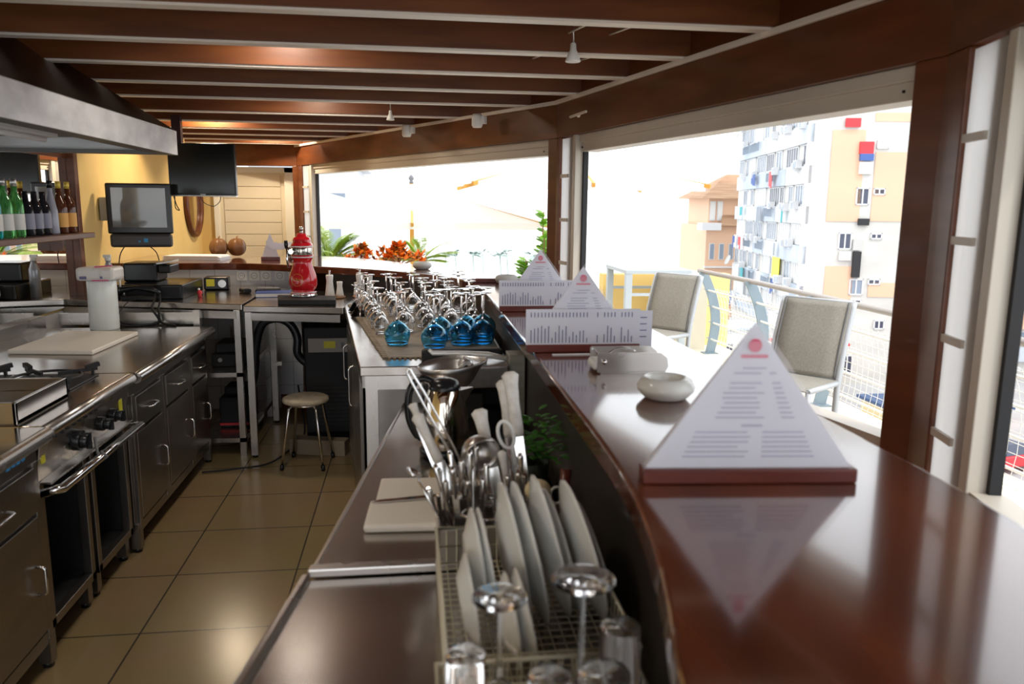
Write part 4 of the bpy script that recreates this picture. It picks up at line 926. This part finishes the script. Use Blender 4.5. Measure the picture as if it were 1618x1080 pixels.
for x,y,e,c,l in ((-.9,1.95,5,(1,.90,.78),'added fill light between the beams over the near aisle'),(-.6,3.74,5,(1,.90,.78),'added fill light between the beams over the middle aisle'),(-.7,5.62,6,(1,.86,.68),'added fill light between the beams over the stool'),(-1.7,7.1,16,(1,.80,.55),'added fill light between the beams over the far bar'),(-1.5,8.75,13,(1,.84,.62),'added fill light between the beams by the louvred door')):  # added fill lights hidden between the beams to brighten the interior, no known fixtures
    t=thing('ceiling_fill_light',l,'lamp',(x,y,2.57)); MB().lathe([(0,.02),(.11,.02),(.11,-.01),(.10,-.01),(.10,.01),(0,.01)],n=24).build('housing',white,t)
    MB().cyl((0,0,.004),(0,0,.009),.098,n=24).build('diffuser',mat('fill light diffuser',(1,1,1),.5,emit=(1,.9,.75,2)),t)
    ld=bpy.data.lights.new('fill_area','AREA'); ld.shape='DISK'; ld.size=.2; ld.specular_factor=.4; ld.energy=e; ld.color=c
    lo_=bpy.data.objects.new('fill_area',ld); COL.objects.link(lo_); lo_.parent=t; lo_.location=(0,0,-.012)
t=thing('header_clip','small pale metal clip screwed to the header beside the middle post','clip',(.96-.02,4.62,2.24))
MB().bar((0,0,.0),(.05,-.20,.01),.012,.012).sphere((.03,-.09,0),.012,6).build('clip',railp,t)
for k,(x,y) in enumerate(((.68,2.9),(.86,2.9),(.62,3.5),(.86,3.5))):
    o=MB().tube([(x,y+.1,2.40),(x+.0,y+.52,2.45)],.004,6).build('tension_wire',railp,None); tag(o,['left slanting wire between the first two beams','right slanting wire between the first two beams','left slanting wire beside the front spot bulb','right slanting wire beside the front spot bulb'][k],'wire')
# ================================================================ TERRACE
struct('terrace_floor',MB().prism([(1.9,-6),(6,-6),(3.6,3.2),(3.45,9.8),(-1.25,9.8),(-1.2,9.6),(1.9,4)],-.1,-.005),decki)
struct('terrace_curb',MB().prism([(3.02,1.5),(3.7,1.5),(3.55,5),(3.6,8.6),(3.0,8.6),(2.95,5)],-.005,.14).prism([(3.02,1.5),(3.7,1.5),(4.2,-3),(3.5,-3)],-.005,.14),cream)
rl=thing('terrace_railing','grey and white metal railing with curved posts and wire net','railing',(3.3,6,.14))
rp=[(3.50,-.5),(3.34,2.6),(3.31,4.0),(3.31,5.8),(3.32,7.0),(3.27,8.2)]
rc=[Vector((x,y,0)) for x,y in rp]; cc=catmull(rc,8)
def bow(z): return .10*math.sin((z-.14)/.9*PI)-.12*((z-.14)/.9)   # posts bow outwards then in
MB().tube([(p.x+bow(1.04),p.y,1.045) for p in cc],.024,10).build('handrail',railh,rl,world=True)
for z in(.30,.48,.66,.84): MB().tube([(p.x+bow(z)-.02,p.y,z) for p in cc],.011,8).build('rail_tube',railw,rl,world=True)
for (x,y) in((3.46,.4),(3.36,2.2),(3.31,4.05),(3.31,5.80),(3.32,7.0),(3.28,8.1)):
    zs=[.14+i*.075 for i in range(13)]; n_=len(zs)
    vs=[(x+bow(z)+sx*.052,y+sy*.010,z) for z in zs for sx,sy in((-1,-1),(1,-1),(1,1),(-1,1))]
    mb=MB().add(vs,[(i*4+k,i*4+(k+1)%4,i*4+4+(k+1)%4,i*4+4+k) for i in range(n_-1) for k in range(4)]+[(3,2,1,0),tuple(range(4*n_-4,4*n_))])
    p=mb.build('curved_post',railm,rl,world=True)
    MB().box(x-.08,x+.08,y-.06,y+.06,.14,.15).build('foot_plate',railm,p,world=True)
mb=MB()
L=[(p.x,p.y) for p in catmull(rc,14)]
for z in [.16+i*.062 for i in range(12)]: mb.tube([(x+bow(z)+.085,y,z) for x,y in L],.0028,4,cap=False)
for y in [i*.075 for i in range(0,110)]:
    yy=y+.2
    x=None
    for a,b in zip(L,L[1:]):
        if (a[1]-yy)*(b[1]-yy)<=0: x=a[0]+(b[0]-a[0])*(yy-a[1])/(b[1]-a[1]+1e-9); break
    if x is None: continue
    mb.tube([(x+bow(z)+.085,yy+(.02*math.sin(z*30)),z) for z in(.16,.35,.55,.75,.86)],.0028,4,cap=False)
mb.build('wire_net',railw,rl,world=True)
# yellow parapet + high table
t=struct('terrace_wall',MB().box(2.30,3.9,9.1,9.3,-.1,.93),mat('parapet yellow',(.88,.62,.22),.7))
struct('terrace_wall_end',MB().prism([(3.02,8.45),(3.3,8.3),(3.5,9.05),(3.15,9.05)],-.1,.98),cream)
t=thing('high_table','white high bar table standing at the terrace corner','table',(2.75,8.5,0))
MB().box(-.46,.28,-.42,.45,1.02,1.06).build('tabletop',chairf if 0 else mat('table grey',(.44,.49,.53),.45),t,.004)
for x,y in((-.42,-.38),(.20,-.38),(-.42,.40),(.20,.40)): MB().box(x-.035,x+.035,y-.035,y+.035,0,1.02).build('leg',MATS['table grey'],t)
MB().box(-.42,.2,-.40,-.37,.78,.81).box(-.42,.2,.38,.41,.78,.81).build('stretcher',MATS['table grey'],t)
def chair(x,y,rz,label):
    t=thing('bar_chair',label,'chair',(x,y,0),rz,'bar chairs')
    W=.21  # seat faces -X; back at +X side
    for s in(-1,1):
        MB().tube(catmull([(.16,s*W,0),(.20,s*W,.45),(.21,s*W,.72),(.27,s*W,.95),(.36,s*W,1.19)],5),.018,10).build('rear_leg',chairf,t)
        MB().tube([(-.20,s*W,0),(-.18,s*W,.74)],.016,10).build('front_leg',chairf,t)
        MB().tube([(-.19,s*W,.745),(.21,s*W,.735)],.016,8).build('seat_rail',chairf,t)
    MB().tube([(-.19,-W,.35),(-.19,W,.35)],.012).tube([(.2,-W,.35),(.2,W,.35)],.012).build('footrest',chairf,t)
    b=MB(); seg=catmull([(.215,0,.76),(.262,0,.95),(.352,0,1.19)],5)
    vs=[(p.x-.008-.012*(1-(c*c)),c*(W-.005),p.z) for p in seg for c in(-1,-.5,0,.5,1)]
    fs=[(i*5+k,i*5+k+1,(i+1)*5+k+1,(i+1)*5+k) for i in range(len(seg)-1) for k in range(4)]
    bb=b.add(vs,fs,True).build('back_sling',sling,t,solid=.004)
    [MB().tube([(p.x-.012,q_,p.z) for p in seg],.006,6).build('piping',chaird,bb) for q_ in(-W+.02,W-.02)]
    MB().box(-.20,.22,-W,W,.745,.752).build('seat_sling',sling,t)
    MB().tube([(.222,-W,.75),(.222,W,.75)],.014).tube([(.356,-W,1.19),(.356,W,1.19)],.010).build('back_frame',chairf,t)
    return t
chair(2.14,4.12,math.radians(38),'grey sling bar chair, nearer of the two outside the bar')
chair(1.88,5.85,math.radians(38),'grey sling bar chair, farther of the two, before the yellow parapet')
t=thing('bench_seat','grey blue bench slab outside the nearest window','bench',(1.55,1.0,0))
MB().box(-.02,.45,-.6,.55,.80,.86).build('slab',railm,t,.005); [MB().box(a_,a_+.05,b_,b_+.05,0,.8).build('leg',railm,t) for a_ in(0,.36) for b_ in(-.55,.45)]
# lower terrace behind far window, planters
struct('lower_terrace_floor',MB().prism([(-9,9.8),(3.4,9.8),(3.4,22),(-9,22)],-1.3,-1.2),decki)
struct('planter_wall',MB().prism([(-1.1,9.35),(.55,6.2),(1.2,6.6),(-.5,9.8)],-.1,.98),cream)
def fan_palm(name,label,loc,n,R,mtl,droop=.6,seed=1,h0=0,wleaf=.028,azr=(0,2*PI)):
    t=thing(name,label,'palm',loc); rnd=random.Random(seed); mb=MB(); st=MB()
    for k in range(n):
        a=rnd.uniform(*azr); e=rnd.uniform(.35,1.25); L=R*rnd.uniform(.7,1.1)
        P=[]
        for i in range(9):
            s=i/8; r=L*s*math.cos(e)*(1+.15*s); z=h0+L*s*math.sin(e)-droop*L*s*s*.6
            P.append(Vector((r*math.cos(a),r*math.sin(a),z)))
        st.tube(P,[.006*(1-.8*i/8)+.001 for i in range(9)],5)
        for i in range(2,9):
            for f in(0,.33,.66):
                if i==8 and f>0: continue
                p=P[i].lerp(P[min(i+1,8)],f); d=(P[min(i+1,8)]-P[i-1]).normalized(); side=d.cross(Vector((0,0,1))).normalized()
                for s in(-1,1):
                    dd=(side*s*.8+d*.75+Vector((0,0,-.15))).normalized(); mb.leafq(p,dd,R*.30*(1-.4*abs(i-5)/4),wleaf,.15)
    mb.build('frond',mtl,t); st.build('stalk',mtl,t); return t
fan_palm('palm_plant','bright green feathery palm left behind the red dispenser',(-.98,9.75,1.0),26,.62,palmm,.5,2,.0,.022)
fan_palm('palm_plant','pale low palm just right of the red dispenser foot',(-1.15,10.1,.98),20,.40,palmm,.7,5,.0,.02)
fan_palm('palm_plant','green palm behind the orange crotons at the parasol pole',(.12,9.9,1.0),26,.54,palmm,.5,9,.0,.022,(.1,3.0))
def croton(label,x,y,z,n,R,seed):
    t=thing('croton_plant',label,'plant',(x,y,z)); rnd=random.Random(seed); m1=MB();m2=MB();st=MB()
    for k in range(n):
        a=rnd.uniform(0,2*PI); r=R*rnd.uniform(0,1); hx=(r*math.cos(a),r*math.sin(a)*.5,R*.5*(1-r/R)+rnd.uniform(-.02,.07))
        st.tube([(0,0,-.03),hx],.004,4)
        for j in range(13):
            b=rnd.uniform(0,2*PI); e=rnd.uniform(.1,1.4); (m1 if rnd.random()<.8 else m2).leafq(hx,(math.cos(b)*math.cos(e),math.sin(b)*math.cos(e),math.sin(e)),rnd.uniform(.06,.11),.04,.2)
    m1.build('orange_leaf',crot,t); m2.build('green_leaf',crotd,t); st.build('twig',bark,t)
croton('small orange croton plant behind the far bar, left one',-.52,8.45,1.13,20,.17,1)
croton('large orange croton plant behind the far bar, right one',-.12,8.35,1.12,38,.27,2)
t=thing('fig_plant','bright green broad leaved plant outside beside the middle post','plant',(.98,6.05,.75))
mb=MB();st=MB();rnd=random.Random(6)
for k in range(14):
    x,y=rnd.uniform(-.13,.12),rnd.uniform(-.12,.1); top=rnd.uniform(.5,.8) if k else .93
    if k>4: top=rnd.uniform(.42,.66)
    st.tube([(x*.6,y,0),(x,y,top)],.005,5)
    z=.25
    while z<top:
        a=rnd.uniform(0,2*PI); mb.leafq((x,y,z),(math.cos(a),math.sin(a),.7),rnd.uniform(.07,.12),.07,.15); z+=.02
mb.build('leaf',leaf,t); st.build('stem',bark,t)
MB().box(-.2,.2,-.16,.16,-.75,.0).build('planter',cream,t)
t=thing('shrub','loose pale green shrub outside to the right of the middle window frame','shrub',(1.75,9.6,.2))
mb=MB();rnd=random.Random(8)
for k in range(420):
    p=Vector((rnd.gauss(0,.22),rnd.gauss(0,.15),rnd.uniform(0,.75))); a=rnd.uniform(0,6.3); mb.leafq(p,(math.cos(a),math.sin(a),rnd.uniform(-.3,.8)),rnd.uniform(.04,.09),.03)
mb.build('leaf',mat('olive leaf',(.45,.47,.20),.6,trl=.3),t); MB().cyl((0,0,-.2),(0,0,.5),.02).build('stem',bark,t)
# parasols
def parasol(label,x,y,zr,hw,base,apex=.5,pole=True,fin=False):
    t=thing('parasol',label,'parasol',(x,y,base)); z=zr-base
    c=[(-hw,-hw,z),(hw,-hw,z),(hw,hw,z),(-hw,hw,z),(0,0,z+apex)]
    MB().add(c,[(0,1,4),(1,2,4),(2,3,4),(3,0,4)]).add([(-hw,-hw,z),(hw,-hw,z),(hw,-hw,z-.09),(-hw,-hw,z-.09)],[(0,1,2,3)]).build('canopy',canvas,t,solid=.004)
    for a,b in((-1,-1),(1,-1),(1,1),(-1,1),(0,-1),(1,0),(0,1),(-1,0)): MB().bar((a*hw*1.03,b*hw*1.03,z-.03),(0,0,z+apex-.05),.035,.05).build('rib',orangew,t)
    MB().cyl((0,0,0),(0,0,z+apex),.035,n=12).cyl((0,0,z+apex*.25),(0,0,z+apex*.25+.1),.07,n=12).build('pole',orangew,t)
    for a,b in((-1,-1),(1,-1),(1,1),(-1,1)): MB().bar((a*.05,b*.05,z+apex*.3),(a*hw*.5,b*hw*.5,z+apex*.45),.025,.035).build('strut',orangew,t)
    if fin: MB().lathe([(0,0),(.03,.0),(.035,.03),(.02,.04),(.045,.075),(.03,.11),(0,.14)],(0,0,z+apex),14).build('finial',mat('dark finial',(.16,.16,.18),.5),t)
parasol('large white square parasol with wooden ribs above the terrace',2.25,11.0,2.02,1.45,-.01,.45)
parasol('white parasol with dark finial and wooden pole, lower beyond the crotons',.03,12.2,1.50,1.75,-1.2,.55,True,True)
parasol('white parasol beyond the far window, left of the finial parasol',-2.2,17.0,1.55,1.9,-1.2,.55)
# white building far left
t=thing('white_building','pale white apartment building far off in the left window','building',(-3.2,34,-10))
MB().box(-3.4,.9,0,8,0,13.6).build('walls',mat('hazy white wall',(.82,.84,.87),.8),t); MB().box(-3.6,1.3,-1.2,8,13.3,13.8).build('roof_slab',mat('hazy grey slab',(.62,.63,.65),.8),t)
MB().box(-.2,.5,-.05,0,8,12.2).build('window',winm2,t); MB().box(.3,.9,-.06,-.02,0,11).build('grey_column',MATS['hazy grey slab'],t)  # pale window, and a grey column at the right of the front wall
# far coast palms
for k,(px,h) in enumerate(((2.4,3.0),(3.3,2.4),(4.5,3.6),(5.5,2.6),(6.6,2.9),(7.5,3.0),(9.0,2.2))):
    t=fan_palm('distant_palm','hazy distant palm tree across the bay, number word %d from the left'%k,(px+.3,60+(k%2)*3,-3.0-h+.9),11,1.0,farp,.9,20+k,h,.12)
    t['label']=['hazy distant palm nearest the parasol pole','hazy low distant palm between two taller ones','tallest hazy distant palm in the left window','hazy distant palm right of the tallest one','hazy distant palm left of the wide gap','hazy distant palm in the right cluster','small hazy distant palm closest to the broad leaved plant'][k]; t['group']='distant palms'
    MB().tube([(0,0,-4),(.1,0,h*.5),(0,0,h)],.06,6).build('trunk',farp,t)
# sea and street
o=struct('sea_surface',MB().box(-600,600,75,1500,-10.4,-10.3),seam); 
struct('street_ground',MB().box(-60,90,-30,75,-10.3,-10.2),asph)
# ================================================================ BUILDINGS
P0=Vector((26.7,50,0)); dR=Vector((.979,-.205,0)); nR=Vector((-.205,-.979,0)); dL=Vector((.205,.979,0)); nL=Vector((-.979,.205,0))
bA=thing('apartment_block','tall weathered peach and white apartment block across the street','building',(26.7,50,-10.2))
LR=13.5; LL=23.0
q=[P0,P0+dR*LR,P0+dR*LR-nR*20,P0+dL*LL]
MB().prism([(P0.x,P0.y),((P0+dR*LR).x,(P0+dR*LR).y),((P0+dR*LR-nR*22).x,(P0+dR*LR-nR*22).y),((P0+dL*LL).x,(P0+dL*LL).y)],-10.2,17).build('walls',concrete,bA,world=True)
def pan(mb,P,d,n,s0,s1,z0,z1,t0,t1):
    c=P+d*(s0+s1)/2+n*(t0+t1)/2+Vector((0,0,(z0+z1)/2)); mb.obox(c,d*(s1-s0)/2,n*(t1-t0)/2,Vector((0,0,(z1-z0)/2)))
def win(P,d,n,s0,s1,z0,z1,par,gm,frm=None,nm=2):
    f=MB(); w=.09
    pan(f,P,d,n,s0,s1,z0,z0+w,.0,.1);pan(f,P,d,n,s0,s1,z1-w,z1,.0,.1);pan(f,P,d,n,s0,s0+w,z0,z1,.0,.1);pan(f,P,d,n,s1-w,s1,z0,z1,.0,.1)
    for k in range(1,nm): s=lerp(s0,s1,k/nm); pan(f,P,d,n,s-w/2,s+w/2,z0,z1,.0,.09)
    fo=f.build('window',frm or facwh,par,world=True)
    g=MB(); pan(g,P,d,n,s0+w,s1-w,z0+w,z1-w,.01,.05); g.build('pane',gm,fo,world=True)
m1=MB()
FR_PEACH=[(1.16, 3.29, 0.95, 6.93), (4.04, 6.74, 0.99, 5.51), (1.36, 3.21, -5.72, -2.05), (4.3, 7.22, -4.11, -3.13), (11.25, 13.08, 0.85, 6.83), (12.01, 14.19, -8.77, -2.23), (3.82, 6.12, 7.46, 8.02)]
FR_WIN=[(4.06, 4.83, 5.72, 6.25, 2), (2.97, 3.85, 2.05, 3.2, 0), (4.08, 4.86, 2.72, 3.17, 0), (2.06, 2.94, -0.92, 0.22, 0), (4.14, 4.92, -0.21, 0.2, 0), (3.02, 3.95, -4.0, -2.89, 1), (4.23, 5.06, -3.29, -2.87, 0), (3.09, 3.92, -4.61, -4.28, 0), (11.82, 12.45, 7.0, 9.1, 1), (11.84, 12.4, -0.95, 0.09, 1), (2.14, 2.89, -6.47, -5.52, 0), (4.86, 5.59, -6.33, -5.68, 0), (6.76, 7.68, -8.93, -8.07, 0), (2.94, 3.69, -9.49, -8.16, 0), (2.23, 3.16, -10.86, -9.98, 2)]
FR_MISC=[(1.91, 2.85, 7.09, 7.66, 0), (2.93, 3.81, 5.39, 6.16, 0), (2.99, 3.85, 4.94, 5.39, 1), (3.23, 3.93, 0.71, 1.16, 4), (2.16, 2.92, -1.64, -1.06, 3), (3.01, 3.61, -0.95, -0.24, 2), (3.08, 3.6, -2.79, -1.04, 4), (3.0, 3.84, 4.08, 4.85, 3), (11.96, 12.47, -1.97, -1.34, 3)]
for (s0,s1,z0,z1) in FR_PEACH: m1=MB(); pan(m1,P0,dR,nR,s0,s1,z0,z1,0,.05); m1.build('peach_panel',peach,bA,world=True)
for (s0,s1,z0,z1,c) in FR_WIN: win(P0,dR,nR,s0,s1,z0,z1,bA,[winm,winm2,winb][c])
for (s0,s1,z0,z1,c) in FR_MISC:
    m=MB(); pan(m,P0,dR,nR,s0,s1,z0,z1,.05,.25); m.build('wall_patch',[redp,blue,stone,winb,darkin][c],bA,world=True)
# left face
rnd=random.Random(21)
m1=MB();m2=MB()
zc=[10.8,8.1,5.4,2.7,0,-2.7,-5.4,-8.1]
for z in zc:
    s=0
    while s<LL:
        w=rnd.uniform(2,5); bl_=rnd.random()<.5; m1=MB(); pan(m1,P0,dL,nL,s,min(s+w,LL),z-1.95,z-.75,.0,.25 if bl_ else .2); m1.build('spandrel',bluewh if bl_ else facwh,bA,world=True); s+=w
m3=MB(); pan(m3,P0,dL,nL,0,.5,-10,17,0,.3); m3.build('corner_strip',facwh,bA,world=True)
for z in zc[:7]:
    s=.8
    while s<LL-1.5:
        w=rnd.choice([1.1,1.6,2.4,3.0])
        win(P0,dL,nL,s,min(s+w,LL-.3),z-.72,z+.72,bA,rnd.choice([winm,winm2,winm2,winb]),facwh,max(2,int(w/.6)))
        s+=w+rnd.choice([.15,.3,.7,1.3])
for k in range(26):
    s=rnd.uniform(1,LL-1.5); z=rnd.choice(zc[1:7])-1.05+rnd.uniform(-.1,.2)
    m=MB(); pan(m,P0,dL,nL,s,s+.85,z,z+.55,.2,.6); a=m.build('air_conditioner',facwh,bA,world=True)
    m=MB(); pan(m,P0,dL,nL,s+.1,s+.55,z+.06,z+.48,.6,.62); m.build('fan_grille',winm2,a,world=True)
for k in range(16):
    s=rnd.uniform(1,LL-2); z=rnd.choice(zc[1:7])-.8
    col=[redp,blue,white,mat('laundry grey',(.35,.38,.42),.8),mat('laundry teal',(.10,.42,.45),.8)]
    m=MB(); cl=rnd.choice(col)
    for j in range(rnd.randint(1,3)): pan(m,P0,dL,nL,s+j*.5,s+j*.5+.35,z-rnd.uniform(.6,1.3),z,.55,.6)
    m.build('laundry',cl,bA,world=True)
for k in range(10):
    s=rnd.uniform(1,LL-3); z=rnd.choice(zc[1:7])-.85; m=MB()
    for j in range(9): pan(m,P0,dL,nL,s+j*.3,s+j*.3+.05,z-.7,z,.45,.5)
    pan(m,P0,dL,nL,s,s+2.45,z-.05,z+.02,.43,.52); m.build('balcony_rail',winm2,bA,world=True)
m=MB(); pan(m,P0,dL,nL,5.5,7.6,-3.4,-1.9,.25,.3); m.build('yellow_recess',yel,bA,world=True)
for s,z in((21.5,8.4),(22.2,-3.2),(9,-6)):
    c=P0+dL*s+nL*.7+Vector((0,0,z)); MB().lathe([(0,0),(.3,.04),(.5,.16),(.5,.18),(.3,.07),(0,.03)],c,16,Matrix.Rotation(-PI/2+.4,4,'Y')).build('satellite_dish',stone,bA,world=True)
# neighbouring block at right edge
P1=P0+dR*(LR+.3)+Vector((0,4,0)); bB=thing('apartment_block','grey banded apartment block at the right edge of the photo','building',tuple(P1+Vector((0,0,-10.2))))
MB().prism([((P1).x,(P1).y),((P1+dR*12).x,(P1+dR*12).y),((P1+dR*12-nR*10).x,(P1+dR*12-nR*10).y),((P1-nR*10).x,(P1-nR*10).y)],-10.2,17).build('walls',concrete,bB,world=True)
for k in range(9):
    z=11.2-k*2.4; m=MB(); pan(m,P1,dR,nR,0,11,z-1.0,z,.0,.5); m.build('balcony_band',[bluewh,concrete,facwh,peach][k%4],bB,world=True)
    win(P1,dR,nR,.3,2.2,z+.15,z+1.2,bB,winm,facwh,3); win(P1,dR,nR,2.6,5.5,z+.15,z+1.2,bB,winm2,facwh,3)
m=MB(); pan(m,P1,dR,nR,-.3,0,-10,17,-.5,.6); m.build('edge_strip',facwh,bB,world=True)
# tile roofed tower house
t=thing('villa_tower','peach villa with red tiled hip roof left of the apartment block','building',(29.75,76,-10.2)); t.scale=(1.27,1.27,1.03)
MB().box(0,4.4,0,6,0,10.0).build('walls',peach,t)
MB().box(.25,4.2,.4,5,10.0,12.6).build('tower_walls',peach,t)
MB().add([(-.65,-.4,12.55),(5.0,-.4,12.55),(5.0,5.8,12.55),(-.65,5.8,12.55),(2.5,2.6,15.0),(3.6,2.6,15.0)],[(0,1,5,4),(1,2,5),(2,3,4,5),(3,0,4),(3,2,1,0)]).build('tiled_roof',rooft,t)
MB().add([(.9,-.7,9.9),(4.4,-.7,9.9),(4.4,.4,10.9),(1.4,.4,10.9)],[(0,1,2,3)]).build('lower_roof',rooft,t,solid=.15)
MB().box(-.7,.9,-.8,.2,9.5,10.2).build('balcony',facwh,t)
for x in(.35,.95):
    f=MB().box(x,x+.45,.32,.4,10.4,12.3).build('window',facwh,t); MB().box(x+.05,x+.4,.29,.32,10.5,12.2).build('pane',winb,f)
for x in(.3,1.1,1.9,2.7,3.5):
    for z in(3.4,6.6):
        f=MB().box(x,x+.42,-.08,0,z,z+1.6).build('window',facwh,t); MB().box(x+.05,x+.37,-.1,-.07,z+.06,z+1.54).build('pane',winm2,f)
MB().box(-.1,4.4,-.25,0,5.8,5.95).build('cornice',facwh,t)
# low houses, awnings and cars seen through the railing
rnd=random.Random(31)
def lowbox(name,label,cat,x,y,w,d,h,m1_,m2_,z=-10.2,rz=0):
    t=thing(name,label,cat,(x,y,z),rz); MB().box(-w/2,w/2,-d/2,d/2,0,h).build('walls',m1_,t); MB().box(-w/2-.2,w/2+.2,-d/2-.2,d/2+.2,h,h+.15).build('roof',m2_,t)
    for k in range(int(w/1.6)): 
        f=MB().box(-w/2+.4+k*1.6,-w/2+1.3+k*1.6,-d/2-.05,-d/2,h*.45,h*.8).build('window',winm,t)
    return t
orangep=mat('orange awning',(.80,.25,.08),.6); navy=mat('navy roof',(.05,.09,.18),.6); tanm=mat('tan canopy',(.70,.55,.30),.7)
lowbox('market_kiosk','orange fronted kiosk in the street below the right window','kiosk',31.0,40,5,3,3.2,orangep,stone)
lowbox('market_kiosk','navy roofed kiosk in the street in front of the orange one','kiosk',26.5,35.5,6,3,2.2,tanm,navy)
lowbox('market_kiosk','red and grey kiosk by the apartment foot','kiosk',25.5,46.5,4,2,3.4,stone,redp)
lowbox('market_kiosk','white walled low house at the foot of the block','low house',19.5,47,5,3,4.5,facwh,bluewh)
lowbox('market_kiosk','low peach house left of the white low house','low house',13,50,6,4,4,peach,rooft)
lowbox('market_kiosk','navy roofed stall at the bottom of the right window','kiosk',22.0,30,4,2.5,1.6,tanm,navy)
def car(x,y,m,label,rz):
    t=thing('car',label,'car',(x,y,-10.2),rz)
    MB().box(-2.1,2.1,-.85,.85,.35,.95).build('body',m,t,.1); MB().add([(-1.3,-.8,.95),(1.2,-.8,.95),(1.2,.8,.95),(-1.3,.8,.95),(-.8,-.7,1.45),(.7,-.7,1.45),(.7,.7,1.45),(-.8,.7,1.45)],[(0,1,5,4),(1,2,6,5),(2,3,7,6),(3,0,4,7),(4,5,6,7)]).build('cabin',winm,t)
    for a,b in((-1.3,-.86),(1.3,-.86),(-1.3,.86),(1.3,.86)): MB().cyl((a,b-.1,.33),(a,b+.1,.33),.33,n=14).build('wheel',blackm,t)
car(27,31.5,redp,'red car parked in the street below the right window',.2); car(20.5,34.5,white,'white car parked in front of the low house',.3); car(16.5,38.5,blue,'blue car left of the white car',.1); car(33,32,stone,'grey car right of the red car',.2)
car(15.5,30,white,'white car nearest the railing in the street',.4)
